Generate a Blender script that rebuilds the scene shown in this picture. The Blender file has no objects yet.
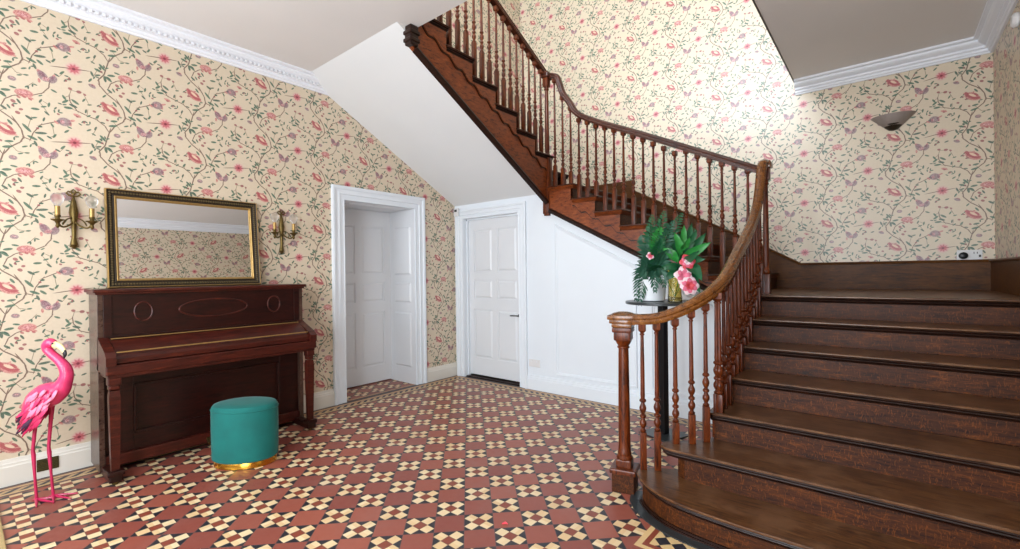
import bpy, bmesh, math, random
from mathutils import Vector, Matrix
random.seed(7)
PI = math.pi
S = bpy.context.scene
COL = S.collection

# ------------------------------------------------------------------ helpers
def lin(h):
    h = h.lstrip('#')
    o = []
    for i in (0, 2, 4):
        c = int(h[i:i+2], 16) / 255
        o.append(c / 12.92 if c <= 0.04045 else ((c + 0.055) / 1.055) ** 2.4)
    return (*o, 1.0)

class MB:
    """collects shapes, links them as one mesh object"""
    def __init__(s):
        s.v = []; s.f = []; s.sm = []
    def add(s, vs, fs, smooth=False, M=None):
        n = len(s.v)
        for p in vs:
            p = Vector(p)
            if M is not None: p = M @ p
            s.v.append(tuple(p))
        for f in fs:
            s.f.append([i + n for i in f]); s.sm.append(smooth)
        return s
    def box(s, x0, x1, y0, y1, z0, z1, bev=0.0, M=None):
        if x0 > x1: x0, x1 = x1, x0
        if y0 > y1: y0, y1 = y1, y0
        if z0 > z1: z0, z1 = z1, z0
        b = min(bev, (x1-x0)*.45, (y1-y0)*.45, (z1-z0)*.45)
        if b <= 0:
            vs = [(x, y, z) for z in (z0, z1) for y in (y0, y1) for x in (x0, x1)]
            fs = [(0, 2, 3, 1), (4, 5, 7, 6), (0, 1, 5, 4), (2, 6, 7, 3), (0, 4, 6, 2), (1, 3, 7, 5)]
            return s.add(vs, fs, False, M)
        bm = bmesh.new()
        bmesh.ops.create_cube(bm, size=1)
        for v in bm.verts:
            v.co = Vector(((x0+x1)/2 + v.co.x*(x1-x0), (y0+y1)/2 + v.co.y*(y1-y0), (z0+z1)/2 + v.co.z*(z1-z0)))
        bmesh.ops.bevel(bm, geom=bm.edges[:], offset=b, segments=2, affect='EDGES', profile=0.6)
        bm.verts.index_update()
        s.add([v.co[:] for v in bm.verts], [[v.index for v in f.verts] for f in bm.faces], False, M)
        bm.free()
        return s
    def prism(s, poly, d0, d1, axis='Z', M=None, smooth=False):
        """poly 2D extruded along axis; X: poly=(y,z), Y: poly=(x,z), Z: poly=(x,y)"""
        def P(a, b, d):
            return {'X': (d, a, b), 'Y': (a, d, b), 'Z': (a, b, d)}[axis]
        n = len(poly)
        vs = [P(a, b, d0) for a, b in poly] + [P(a, b, d1) for a, b in poly]
        s.add(vs, [list(range(n))[::-1], list(range(n, 2*n))], False, M)
        s.add(vs, [(i, (i+1) % n, n+(i+1) % n, n+i) for i in range(n)], smooth, M)
        return s
    def lathe(s, prof, n=16, M=None, sx=1.0, sy=1.0, smooth=True, cap=True):
        vs = []; fs = []
        for r, z in prof:
            for k in range(n):
                a = 2*PI*k/n
                vs.append((r*math.cos(a)*sx, r*math.sin(a)*sy, z))
        for i in range(len(prof)-1):
            for k in range(n):
                k2 = (k+1) % n
                fs.append((i*n+k, i*n+k2, (i+1)*n+k2, (i+1)*n+k))
        s.add(vs, fs, smooth, M)
        if cap:
            m = len(prof)-1
            s.add([vs[k] for k in range(n)], [list(range(n))[::-1]], False, M)
            s.add([vs[m*n+k] for k in range(n)], [list(range(n))], False, M)
        return s
    def tube(s, pts, r, n=8, smooth=True, cap=True, flat=1.0, M=None):
        """tube through pts; r number or list; flat squashes the second axis"""
        pts = [Vector(p) for p in pts]
        m = len(pts)
        rs = r if isinstance(r, (list, tuple)) else [r]*m
        fl = flat if isinstance(flat, (list, tuple)) else [flat]*m
        vs = []; fs = []
        up = Vector((0, 0, 1))
        prev = None
        for i, p in enumerate(pts):
            t = (pts[min(i+1, m-1)] - pts[max(i-1, 0)])
            if t.length < 1e-9: t = Vector((0, 0, 1))
            t.normalize()
            if prev is None:
                a = up.cross(t)
                if a.length < 0.05: a = Vector((1, 0, 0)).cross(t)
            else:
                a = prev - t*prev.dot(t)
            a.normalize(); prev = a
            b = t.cross(a)
            for k in range(n):
                an = 2*PI*k/n
                vs.append(p + a*(rs[i]*fl[i]*math.cos(an)) + b*(rs[i]*math.sin(an)))
        for i in range(m-1):
            for k in range(n):
                k2 = (k+1) % n
                fs.append((i*n+k, i*n+k2, (i+1)*n+k2, (i+1)*n+k))
        s.add(vs, fs, smooth, M)
        if cap:
            s.add(vs[:n], [list(range(n))[::-1]], False, M)
            s.add(vs[-n:], [list(range(n))], False, M)
        return s
    def sweep(s, pts, prof, M=None, smooth=False, closed=False, side=None):
        """profile (side, up) carried along pts with the up axis kept vertical (mitred)"""
        pts = [Vector(p) for p in pts]
        m = len(pts); n = len(prof)
        vs = []; fs = []
        for i, p in enumerate(pts):
            if closed:
                t0 = pts[i]-pts[i-1]; t1 = pts[(i+1) % m]-pts[i]
            else:
                t0 = pts[i]-pts[max(i-1, 0)]; t1 = pts[min(i+1, m-1)]-pts[i]
                if i == 0: t0 = t1
                if i == m-1: t1 = t0
            t0 = t0.normalized(); t1 = t1.normalized()
            t = (t0+t1).normalized()
            if side is not None:
                sd = Vector(side)
            else:
                h = Vector((t.x, t.y, 0))
                if h.length < 1e-4: h = Vector((t0.x, t0.y, 0))
                h.normalize()
                sd = Vector((h.y, -h.x, 0))
            upv = sd.cross(t).normalized()
            c = max(0.4, t.dot(t1))
            h0 = Vector((t0.x, t0.y, 0)); h1 = Vector((t1.x, t1.y, 0))
            ms = 1.0
            if h0.length > 1e-3 and h1.length > 1e-3:
                cc = h0.normalized().dot(h1.normalized())
                ms = 1/max(0.5, math.sqrt(max(0.0, (1+cc)/2)))
            for a, b in prof:
                vs.append(p + sd*a*ms + upv*b/max(0.6, 1.0 if ms > 1.001 else c))
        R = m if closed else m-1
        for i in range(R):
            j = (i+1) % m
            for k in range(n):
                k2 = (k+1) % n
                fs.append((i*n+k, j*n+k, j*n+k2, i*n+k2))
        s.add(vs, fs, smooth, M)
        if not closed:
            s.add(vs[:n], [list(range(n))], False, M)
            s.add(vs[-n:], [list(range(n))[::-1]], False, M)
        return s
    def build(s, name, mat, parent=None, loc=None):
        me = bpy.data.meshes.new(name)
        me.from_pydata(s.v, [], s.f)
        bm = bmesh.new(); bm.from_mesh(me)
        bmesh.ops.remove_doubles(bm, verts=bm.verts, dist=1e-5)
        bmesh.ops.recalc_face_normals(bm, faces=bm.faces)
        bm.to_mesh(me); bm.free()
        # smooth flags are kept per face by bmesh only if set first, so set by angle instead
        if any(s.sm):
            for p in me.polygons: p.use_smooth = True
            try:
                me.set_sharp_from_angle(angle=math.radians(38))
            except Exception:
                pass
        if mat is not None:
            me.materials.append(mat)
        o = bpy.data.objects.new(name, me)
        COL.objects.link(o)
        if parent is not None:
            o.parent = parent
            o.matrix_parent_inverse = Matrix.Translation(-Vector(parent.location)) if parent.type == 'EMPTY' else Matrix()
        return o

def tag(o, label, cat, group=None):
    o['label'] = label; o['category'] = cat
    if group: o['group'] = group
    return o
def thing(name, label, cat, loc, group=None):
    o = bpy.data.objects.new(name, None)
    o.empty_display_size = 0.05
    o.location = loc
    COL.objects.link(o)
    return tag(o, label, cat, group)
def struct(o, label=None):
    o['kind'] = 'structure'
    if label: o['label'] = label
    return o
def smooth_path(pts, n=6):
    """Catmull-Rom"""
    P = [Vector(p) for p in pts]
    out = []
    for i in range(len(P)-1):
        p0 = P[max(i-1, 0)]; p1 = P[i]; p2 = P[i+1]; p3 = P[min(i+2, len(P)-1)]
        for k in range(n):
            t = k/n
            out.append(0.5*((2*p1) + (p2-p0)*t + (2*p0-5*p1+4*p2-p3)*t*t + (3*p1-p0-3*p2+p3)*t**3))
    out.append(P[-1])
    return out

# ------------------------------------------------------------------ materials
class NT:
    def __init__(s, tree): s.t = tree; s.n = tree.nodes; s.l = tree.links
    def new(s, typ, **kw):
        n = s.n.new(typ)
        for k, v in kw.items(): setattr(n, k, v)
        return n
    def put(s, sock, v):
        if isinstance(v, bpy.types.NodeSocket): s.l.new(v, sock)
        elif v is not None: sock.default_value = v
    def m(s, op, a, b=None, c=None, clamp=False):
        n = s.new('ShaderNodeMath', operation=op); n.use_clamp = clamp
        s.put(n.inputs[0], a); s.put(n.inputs[1], b); s.put(n.inputs[2], c)
        return n.outputs[0]
    def vm(s, op, a, b=None):
        n = s.new('ShaderNodeVectorMath', operation=op)
        s.put(n.inputs[0], a); s.put(n.inputs[1], b)
        return n.outputs['Value'] if op in ('DOT_PRODUCT', 'LENGTH', 'DISTANCE') else n.outputs[0]
    def comb(s, x, y, z):
        n = s.new('ShaderNodeCombineXYZ'); s.put(n.inputs[0], x); s.put(n.inputs[1], y); s.put(n.inputs[2], z)
        return n.outputs[0]
    def sep(s, v):
        n = s.new('ShaderNodeSeparateXYZ'); s.put(n.inputs[0], v); return n.outputs
    def mix(s, f, a, b):
        n = s.new('ShaderNodeMix', data_type='RGBA'); n.clamp_factor = True
        s.put(n.inputs[0], f); s.put(n.inputs[6], a); s.put(n.inputs[7], b)
        return n.outputs[2]
    def noise(s, v, scale, detail=2, rough=0.5, dist=0.0):
        n = s.new('ShaderNodeTexNoise'); s.put(n.inputs['Vector'], v)
        n.inputs['Scale'].default_value = scale; n.inputs['Detail'].default_value = detail
        n.inputs['Roughness'].default_value = rough; n.inputs['Distortion'].default_value = dist
        return n.outputs['Fac']
    def ss(s, v, a, b):
        n = s.new('ShaderNodeMapRange'); n.interpolation_type = 'SMOOTHSTEP'
        s.put(n.inputs[0], v); n.inputs[1].default_value = a; n.inputs[2].default_value = b
        n.inputs[3].default_value = 0; n.inputs[4].default_value = 1
        return n.outputs[0]

def new_mat(name):
    m = bpy.data.materials.new(name); m.use_nodes = True
    t = NT(m.node_tree)
    b = m.node_tree.nodes['Principled BSDF']
    return m, t, b

def simple(name, col, rough=0.5, metal=0.0, var=0.06, scale=30, bump=0.0, spec=0.5, coat=0.0, sheen=0.0):
    m, t, b = new_mat(name)
    c = lin(col)
    pos = t.new('ShaderNodeTexCoord').outputs['Object']
    nz = t.noise(pos, scale, 3)
    dark = tuple(x*(1-var*2.2) for x in c[:3]) + (1,)
    lite = tuple(min(1, x*(1+var*1.5)) for x in c[:3]) + (1,)
    t.put(b.inputs['Base Color'], t.mix(nz, dark, lite))
    b.inputs['Roughness'].default_value = rough
    b.inputs['Metallic'].default_value = metal
    b.inputs['Specular IOR Level'].default_value = spec
    b.inputs['Coat Weight'].default_value = coat
    b.inputs['Coat Roughness'].default_value = 0.12
    if sheen:
        b.inputs['Sheen Weight'].default_value = sheen
        b.inputs['Sheen Roughness'].default_value = 0.35
    if bump:
        bp = t.new('ShaderNodeBump'); bp.inputs['Strength'].default_value = bump; bp.inputs['Distance'].default_value = 0.002
        t.put(bp.inputs['Height'], nz); t.put(b.inputs['Normal'], bp.outputs[0])
    return m

def wood(name, dark, mid, light, rough=0.35, grain=(1, 1, 12), scale=9, coat=0.3, flecks=False, spec=0.5, wear=None):
    """long soft streaks: coordinates are squeezed along the grain axis"""
    m, t, b = new_mat(name)
    pos = t.new('ShaderNodeTexCoord').outputs['Object']
    v = t.vm('MULTIPLY', pos, grain)
    a = t.noise(v, scale, 5, 0.62, 0.6)
    f = t.noise(v, scale*5, 3, 0.6, 0.2)
    big = t.noise(pos, 2.2, 2)
    k = t.m('ADD', t.m('MULTIPLY', a, 0.65), t.m('MULTIPLY', f, 0.35))
    c = t.mix(t.ss(k, 0.36, 0.52), lin(dark), lin(mid))
    c = t.mix(t.ss(k, 0.52, 0.72), c, lin(light))
    c = t.mix(t.m('MULTIPLY', t.ss(big, 0.4, 0.75), 0.3), c, lin(dark))
    if flecks:
        v2 = t.vm('MULTIPLY', pos, (48, 9, 13))
        w = t.noise(v2, 1.6, 2, 0.5, 2.5)
        c = t.mix(t.m('MULTIPLY', t.ss(w, 0.57, 0.66), 0.5), c, lin(light))
    if wear:
        w = t.noise(pos, 6, 3, 0.6)
        c = t.mix(t.m('MULTIPLY', t.ss(w, 0.45, 0.7), 0.6), c, lin(wear))
    t.put(b.inputs['Base Color'], c)
    r = t.m('ADD', t.m('MULTIPLY', f, 0.25), rough-0.12)
    t.put(b.inputs['Roughness'], r)
    b.inputs['Coat Weight'].default_value = coat*0.35
    b.inputs['Coat Roughness'].default_value = 0.2
    b.inputs['Specular IOR Level'].default_value = spec*0.62
    bp = t.new('ShaderNodeBump'); bp.inputs['Strength'].default_value = 0.12; bp.inputs['Distance'].default_value = 0.002
    t.put(bp.inputs['Height'], k); t.put(b.inputs['Normal'], bp.outputs[0])
    return m

# ---- wallpaper: one drawn repeat, half-drop, 52 cm wide
RW, RH = 0.522, 0.5125
class Shapes:
    def __init__(s, t, q, p): s.t = t; s.q = q; s.p = p; s.acc = {}
    def ell(s, layer, cx, cy, rx, ry, ang, k=1.0):
        """filled ellipse: quadratic form f=1 on the outline"""
        R = max(rx, ry)
        for i in range(-2, 3):
            for j in range(-3, 4):
                x = cx + i*RW; y = cy + (j + 0.5*i)*RH
                if x+R < 0 or x-R > RW or y+R < 0 or y-R > RH: continue
                s._emit(layer, x, y, rx, ry, ang)
    def _emit(s, layer, x, y, rx, ry, ang):
        ca, sa = math.cos(ang), math.sin(ang)
        A = ca*ca/rx**2 + sa*sa/ry**2
        B = 2*ca*sa*(1/rx**2 - 1/ry**2)
        Cc = sa*sa/rx**2 + ca*ca/ry**2
        D = -2*A*x - B*y; E = -2*Cc*y - B*x; F = A*x*x + B*x*y + Cc*y*y
        a = s.t.vm('DOT_PRODUCT', s.q, (A, B, Cc)); b = s.t.vm('DOT_PRODUCT', s.p, (D, E, F))
        f = s.t.m('ADD', a, b)
        s.acc[layer] = f if layer not in s.acc else s.t.m('MINIMUM', s.acc[layer], f)
    def line(s, layer, pts, w):
        for (x0, y0), (x1, y1) in zip(pts, pts[1:]):
            L = math.hypot(x1-x0, y1-y0)
            s.ell(layer, (x0+x1)/2, (y0+y1)/2, L*0.5*1.35+w, w, math.atan2(y1-y0, x1-x0))

def wallpaper_group():
    g = bpy.data.node_groups.new('floral_repeat', 'ShaderNodeTree')
    g.interface.new_socket('UV', in_out='INPUT', socket_type='NodeSocketVector')
    g.interface.new_socket('Color', in_out='OUTPUT', socket_type='NodeSocketColor')
    t = NT(g)
    gi = t.new('NodeGroupInput'); go = t.new('NodeGroupOutput')
    uv = t.sep(gi.outputs[0])
    U = t.m('ADD', t.m('DIVIDE', uv[0], RW), 0.5)
    colm = t.m('FLOOR', U)
    fx = t.m('MULTIPLY', t.m('SUBTRACT', U, colm), RW)
    V = t.m('ADD', t.m('DIVIDE', uv[1], RH), t.m('SUBTRACT', 0.5, t.m('MULTIPLY', colm, 0.5)))
    fy = t.m('MULTIPLY', t.m('FRACT', V), RH)
    # a little hand-drawn wobble
    q = t.comb(t.m('MULTIPLY', fx, fx), t.m('MULTIPLY', fx, fy), t.m('MULTIPLY', fy, fy))
    p = t.comb(fx, fy, 1.0)
    s = Shapes(t, q, p)
    def K(a, b): return (RW/2 + a*0.5, RH/2 + b*0.5)
    def P(l): return [K(*x) for x in l]
    # stems
    ST = [[(0.38, 1.29), (0.34, 1.13), (0.32, 1.05), (0.26, 0.96), (0.27, 0.88), (0.35, 0.78), (0.44, 0.71), (0.5, 0.65)],
          [(-0.58, 0.2), (-0.51, 0.07), (-0.49, -0.03), (-0.52, -0.1), (-0.61, -0.18), (-0.66, -0.27)]]
    for l in ST: s.line('stem', P(l), 0.0038)
    BR = [[(0.36, 0.24), (0.32, 0.31), (0.23, 0.38), (0.13, 0.41), (0.03, 0.45), (-0.04, 0.56), (-0.05, 0.64)],
          [(-0.68, 0.35), (-0.65, 0.43), (-0.58, 0.49), (-0.48, 0.53)],
          [(-0.41, 0.54), (-0.31, 0.6), (-0.25, 0.69), (-0.24, 0.78)],
          [(-0.49, -0.03), (-0.43, -0.05), (-0.4, 0.05), (-0.33, 0.17), (-0.16, 0.26)],
          [(-0.2, -0.03), (-0.02, 0.0), (0.14, 0.02)]]
    for l in BR: s.line('stem', P(l), 0.0030)
    TW = [[(-0.45, 0.10), (-0.42, 0.24), (-0.38, 0.25)], [(-0.33, 0.46), (-0.27, 0.36)], [(-0.30, 0.49), (-0.25, 0.46)], [(0.32, 1.05), (0.25, 1.10), (0.21, 1.0)],
          [(-0.05, 0.64), (-0.10, 0.60)], [(0.03, 0.45), (-0.09, 0.48)], [(0.13, 0.41), (0.14, 0.49)], [(0.24, 0.38), (0.26, 0.44)], [(0.19, 0.16), (0.23, 0.25)], [(-0.62, -0.13), (-0.55, -0.22), (-0.46, -0.24)],
          [(-0.05, 0.64), (-0.03, 0.72), (0.05, 0.72)], [(0.10, 0.70), (0.15, 0.58)], [(-0.22, 0.19), (-0.20, 0.05), (-0.25, 0.02)], [(-0.14, -0.14), (-0.10, -0.08)], [(0.35, 0.78), (0.40, 0.83)], [(-0.44, 0.66), (-0.40, 0.71)], [(-0.30, 0.80), (-0.24, 0.78), (-0.20, 0.81)]]
    for l in TW: s.line('twig', P(l), 0.0020)
    # leaves: (x, y, angle deg, length factor)
    LV = [(-0.44, 0.24, -35, 1.1), (-0.39, 0.25, 20, .8), (-0.38, 0.37, 5, 1.1), (-0.27, 0.34, -45, .9), (-0.25, 0.46, 80, .9), (-0.30, 0.42, 20, .8), (-0.33, 0.49, 65, .8),
          (-0.2, 0.66, -25, .9), (-0.33, 0.56, 30, .6), (-0.53, 0.43, -60, .9), (-0.62, 0.34, -60, .8), (-0.46, 0.1, -50, 1.7), (-0.33, 0.06, 8, 1.6), (-0.33, -0.02, -40, 1.1),
          (-0.41, -0.02, -25, 1.4), (-0.38, -0.09, -70, 1.0), (-0.52, -0.25, 20, .7), (-0.46, -0.23, 10, .7), (0.19, 1.02, 110, 1.0), (0.26, 1.09, 160, 1.3), (0.30, 1.15, 130, 1.4),
          (0.33, 0.99, 100, 1.2), (0.37, 1.0, -40, 1.3), (0.40, 1.06, 10, 1.2), (0.25, 1.02, 200, .9), (0.01, 0.57, -35, 1.3), (-0.09, 0.55, 40, 1.1), (-0.01, 0.51, -20, 1.2), (-0.06, 0.47, 5, 1.2),
          (-0.10, 0.60, 120, 1.0), (0.12, 0.47, 80, .8), (0.15, 0.41, 40, .7), (0.24, 0.42, 60, .9), (0.30, 0.35, -10, .7), (0.41, 0.33, 15, 1.3), (0.15, 0.21, 35, .8), (0.22, 0.25, 70, .8), (0.20, 0.16, -30, .7),
          (0.32, 0.74, 50, .8), (0.38, 0.83, 140, 1.0), (-0.62, -0.11, 10, 1.1), (-0.61, 0.14, -55, 1.0), (-0.67, 0.5, -40, .8), (-0.58, 0.6, -10, .9),
          (-0.2, 0.05, 60, .9), (-0.25, 0.02, -30, .8), (-0.48, -0.15, 25, .8), (-0.12, -0.09, 50, .9), (-0.17, -0.14, -30, .8), (-0.08, 0.14, 45, .9), (-0.05, 0.2, -20, .7), (-0.30, 0.25, 75, .8), (-0.22, 0.19, -60, .8),
          (0.17, -0.1, 60, .9), (0.06, -0.16, 20, .8), (0.10, 0.62, 60, .8), (0.16, 0.57, 15, .7), (0.06, 0.27, -30, .6)]
    for i, (x, y, a, f) in enumerate(LV):
        cx, cy = K(x, y)
        s.ell('leaf' if i % 3 else 'leaf2', cx, cy, 0.0185*f, 0.0068*min(1.2, f), math.radians(a))
    # lotus
    for (dx, dy, rx, ry, a) in [(-.065, .045, .026, .011, -62), (-.03, .0, .026, .010, -40), (.02, -.035, .030, .010, -25), (.06, -.045, .02, .009, 5), (.045, .015, .02, .008, -50)]:
        cx, cy = K(0.39+dx, 0.565+dy); s.ell('crim', cx, cy, rx, ry, math.radians(a))
    cx, cy = K(0.385, 0.56); s.ell('pink', cx, cy, .054, .030, math.radians(-35))
    cx, cy = K(0.39, 0.578); s.ell('cream', cx, cy, .026, .009, math.radians(-35))
    # umbrella flower
    cx, cy = K(-0.48, 0.55); s.ell('pink', cx, cy, .042, .026, 0); s.ell('pinkl', cx, cy+.001, .024, .011, 0)
    for dx in (-.05, 0, .055):
        cx, cy = K(-0.48+dx, 0.50-abs(dx)*.3); s.ell('crim', cx, cy, .010, .006, math.radians(-30))
    # butterfly flower
    for dx, dy, rx, ry, a, L in [(-.035, .02, .036, .022, -60, 'purp'), (-.005, -.01, .02, .012, 20, 'pinkl'), (.06, .0, .028, .020, 60, 'purp'), (-.05, .05, .030, .012, -50, 'pink'), (.06, .02, .012, .007, 30, 'crim')]:
        cx, cy = K(-0.27+dx, 0.81+dy); s.ell(L, cx, cy, rx, ry, math.radians(a))
    # rosette
    cx, cy = K(-0.10, 0.265); s.ell('purp', cx, cy, .034, .029, 0); s.ell('pinkl', cx-.010, cy-.002, .011, .012, 0); s.ell('leaf2', cx-.026, cy-.004, .014, .010, 0)
    cx, cy = K(-0.045, 0.26); s.ell('pink', cx, cy, .008, .021, math.radians(15))
    for x, y in [(-0.58, 0.71), (0.45, 0.2)]:
        cx, cy = K(x, y); s.ell('purp', cx, cy, .016, .014, 0); s.ell('pinkl', cx, cy+.003, .005, .004, 0)
    for x, y, f in [(0.21, 0.49, .8), (-0.54, 0.28, 1), (-0.51, 0.33, .8), (-0.58, 0.42, 1.0), (0.05, 0.72, 1.1), (-0.04, 0.74, .9), (0.35, 0.40, .7), (0.03, 0.37, .6), (0.11, 0.70, .7)]:
        cx, cy = K(x, y); s.ell('crim2', cx, cy, .0125*f, .0095*f, math.radians(random.uniform(-40, 40)))
    cx, cy = K(0.03, 0.385); s.ell('pink', cx, cy, .022, .010, math.radians(-20))
    cx, cy = K(0.19, 0.845); s.ell('purp', cx, cy, .022, .011, math.radians(-25)); s.ell('pink', cx+.006, cy+.008, .012, .006, math.radians(-25))
    # fill-in buds and sprigs
    rnd = random.Random(5)
    for x, y in [(-0.44, 0.66), (-0.40, 0.70), (-0.12, 0.50), (0.10, 0.33), (0.16, 0.29), (-0.16, 0.38), (-0.20, 0.41), (0.27, 0.60), (0.31, 0.55), (-0.30, -0.18), (-0.26, -0.22), (0.22, -0.03), (0.29, 0.08), (0.33, 0.12), (-0.08, 0.86), (-0.05, 0.90), (-0.42, 0.92), (0.47, 0.47), (0.46, 0.90), (-0.36, 0.14)]:
        cx, cy = K(x, y)
        for q_ in range(2):
            a_ = rnd.uniform(0, 6.3)
            s.ell('leaf2' if q_ else 'leaf', cx + .012*math.cos(a_), cy + .012*math.sin(a_), .011, .0045, a_)
        if rnd.random() < .45: s.ell('crim2', cx, cy-.012, .008, .006, rnd.uniform(0, 3))
    for x, y in [(0.39, 0.62), (0.30, 0.62), (0.47, 0.50), (-0.42, 0.50), (-0.55, 0.56), (-0.20, 0.86), (-0.34, 0.76), (-0.18, 0.24), (-0.02, 0.30)]:
        cx, cy = K(x, y); s.ell('pink', cx, cy, .015, .007, rnd.uniform(0, 3.1))
    # the star-shaped crimson flower in the middle of the cell
    dx = t.m('SUBTRACT', fx, RW/2); dy = t.m('SUBTRACT', fy, RH/2)
    r = t.m('SQRT', t.m('ADD', t.m('MULTIPLY', dx, dx), t.m('MULTIPLY', dy, dy)))
    th = t.m('ARCTAN2', dy, dx)
    rr = t.m('DIVIDE', r, t.m('ADD', 0.031, t.m('MULTIPLY', t.m('COSINE', t.m('MULTIPLY', th, 9.0)), 0.007)))
    halo = t.m('MULTIPLY', t.m('SUBTRACT', 1.0, t.ss(r, 0.016, 0.052)), 0.8)
    W = {}
    for k, f in s.acc.items():
        W[k] = t.m('SUBTRACT', 1.0, t.ss(f, 0.75, 1.25))
    nz = t.noise(gi.outputs[0], 60, 2)
    fleck = t.noise(gi.outputs[0], 230, 1)
    ink = t.ss(t.noise(gi.outputs[0], 95, 2, 0.6, 1.5), 0.44, 0.56)
    fl = t.m('ADD', 0.62, t.m('MULTIPLY', fleck, 0.75))
    for k_ in ('pink', 'crim', 'crim2', 'purp', 'pinkl', 'leaf', 'leaf2'): W[k_] = t.m('MULTIPLY', W[k_], fl)
    base = t.mix(nz, lin('CCBCA2'), lin('D6C7B0'))
    c = t.mix(halo, base, lin('D8909A'))
    c = t.mix(t.m('MULTIPLY', W['twig'], 0.75), c, lin('6A6048'))
    c = t.mix(t.m('MULTIPLY', W['stem'], 0.9), c, lin('5E4234'))
    c = t.mix(t.m('MULTIPLY', W['leaf'], 0.92), c, lin('36604A'))
    c = t.mix(t.m('MULTIPLY', W['leaf2'], 0.92), c, lin('2C5040'))
    c = t.mix(t.m('MULTIPLY', W['pink'], 0.8), c, t.mix(ink, lin('CC8480'), lin('A84A50')))
    c = t.mix(t.m('MULTIPLY', W['crim'], 0.8), c, lin('A23E48'))
    c = t.mix(t.m('MULTIPLY', W['crim2'], 0.85), c, lin('8C3E46'))
    c = t.mix(t.m('MULTIPLY', W['purp'], 0.8), c, t.mix(ink, lin('8E7680'), lin('6A4858')))
    c = t.mix(t.m('MULTIPLY', W['pinkl'], 0.7), c, t.mix(ink, lin('DCB0AC'), lin('B06468')))
    c = t.mix(t.m('MULTIPLY', W['cream'], 0.8), c, lin('E6CDB0'))
    c = t.mix(t.m('MULTIPLY', t.m('SUBTRACT', 1.0, t.ss(rr, 0.6, 1.15)), 0.75), c, lin('B2424F'))
    c = t.mix(t.m('SUBTRACT', 1.0, t.ss(r, 0.006, 0.012)), c, lin('761E30'))
    t.put(go.inputs[0], c)
    return g

WPG = wallpaper_group()
def wallpaper(name, axis, u0, v0, sgn=1):
    m, t, b = new_mat(name)
    pos = t.sep(t.new('ShaderNodeNewGeometry').outputs['Position'])
    u = t.m('SUBTRACT', t.m('MULTIPLY', pos[axis], sgn), u0)
    v = t.m('SUBTRACT', pos[2], v0)
    g = t.new('ShaderNodeGroup'); g.node_tree = WPG
    t.put(g.inputs[0], t.comb(u, v, 0.0))
    t.put(b.inputs['Base Color'], g.outputs[0])
    b.inputs['Roughness'].default_value = 0.42
    b.inputs['Specular IOR Level'].default_value = 0.8
    return m

M = {}
M['paperA'] = wallpaper('wallpaper_left', 1, 0.545, 2.265)
M['paperC'] = wallpaper('wallpaper_far', 0, -0.139, 2.266)
M['paperD'] = wallpaper('wallpaper_right', 1, -5.3, 2.15, -1)
M['white'] = simple('white_gloss_paint', 'DFE6EC', 0.38, var=0.01, scale=4)
M['cream_white'] = simple('cream_baseboard_paint', 'DCD8CE', 0.4, var=0.02, scale=4)
M['knob_gilt'] = simple('rubbed_gilt_carving', '6E5E3E', 0.45, 0.5, var=0.4, scale=140)
M['door_white'] = simple('door_paint', 'DADDE0', 0.35, var=0.01, scale=4)
M['ceiling'] = simple('ceiling_paint', 'DEDBD8', 0.9, var=0.03, scale=1.2)
M['plaster'] = simple('white_plaster', 'DEE0E0', 0.85, var=0.02, scale=1.5)
M['cornice'] = simple('cornice_plaster', 'E4E7EC', 0.7, var=0.01, scale=4)
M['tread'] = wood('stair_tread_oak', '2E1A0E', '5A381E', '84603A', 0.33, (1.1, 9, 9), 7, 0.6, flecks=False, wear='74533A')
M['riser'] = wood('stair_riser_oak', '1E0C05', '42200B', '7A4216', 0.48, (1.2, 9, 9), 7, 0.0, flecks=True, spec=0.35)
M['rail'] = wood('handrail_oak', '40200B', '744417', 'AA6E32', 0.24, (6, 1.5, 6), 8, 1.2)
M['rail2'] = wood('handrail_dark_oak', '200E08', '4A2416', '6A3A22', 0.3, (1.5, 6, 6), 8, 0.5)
M['baluster'] = wood('baluster_oak', '280E06', '5E280D', '8E4A1C', 0.32, (8, 8, 1.2), 8, 0.3, spec=0.42)
M['string'] = wood('string_oak', '401A0B', '7E3C18', 'A25A2A', 0.38, (2, 2, 7), 7, 0.35)
M['dark_oak'] = wood('dark_oak', '120805', '26120A', '3E1E0E', 0.38, (2, 2, 7), 7, 0.3)
M['skirt_oak'] = wood('skirting_oak', '2C170A', '54300F', '7A4C1E', 0.45, (1, 8, 8), 6, 0.0, wear='5E3A16', spec=0.35)
M['piano'] = wood('piano_mahogany', '130403', '280A06', '3C110A', 0.34, (6, 1.2, 8), 6, 0.5)
M['piano_side'] = wood('piano_side_daylit_mahogany', '30201A', '4C362C', '665044', 0.3, (6, 1.2, 2), 6, 0.6)  # mahogany made lighter and greyer: daylight gloss on the side put into the colour
M['piano_edge'] = wood('piano_worn_edge', '280B06', '42150C', '662815', 0.38, (6, 1.2, 8), 6, 0.4)
M['brass'] = simple('aged_brass', '6E5C34', 0.4, 0.85, var=0.25, scale=60)
M['gilt'] = simple('gilt_edge', 'B09058', 0.42, 0.7, var=0.15, scale=60)
M['frame_dark'] = simple('carved_dark_gilt', '34291A', 0.45, 0.4, var=0.4, scale=140, bump=0.6)
M['black'] = simple('black_metal', '15171A', 0.35, 0.3, var=0.05)
M['slate'] = simple('slate_plate', '33383A', 0.3, 0.1, var=0.1, scale=12)
M['plastic'] = simple('white_plastic', 'DADADA', 0.35, var=0.01)
M['velvet'] = simple('teal_velvet', '006660', 0.85, var=0.16, scale=8, sheen=0.12)
M['gold'] = simple('gold_metal', 'D8A23E', 0.22, 0.95, var=0.08, scale=10)
M['pinkf'] = simple('flamingo_pink_paint', 'D83268', 0.38, var=0.14, scale=22, coat=0.3)
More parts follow.
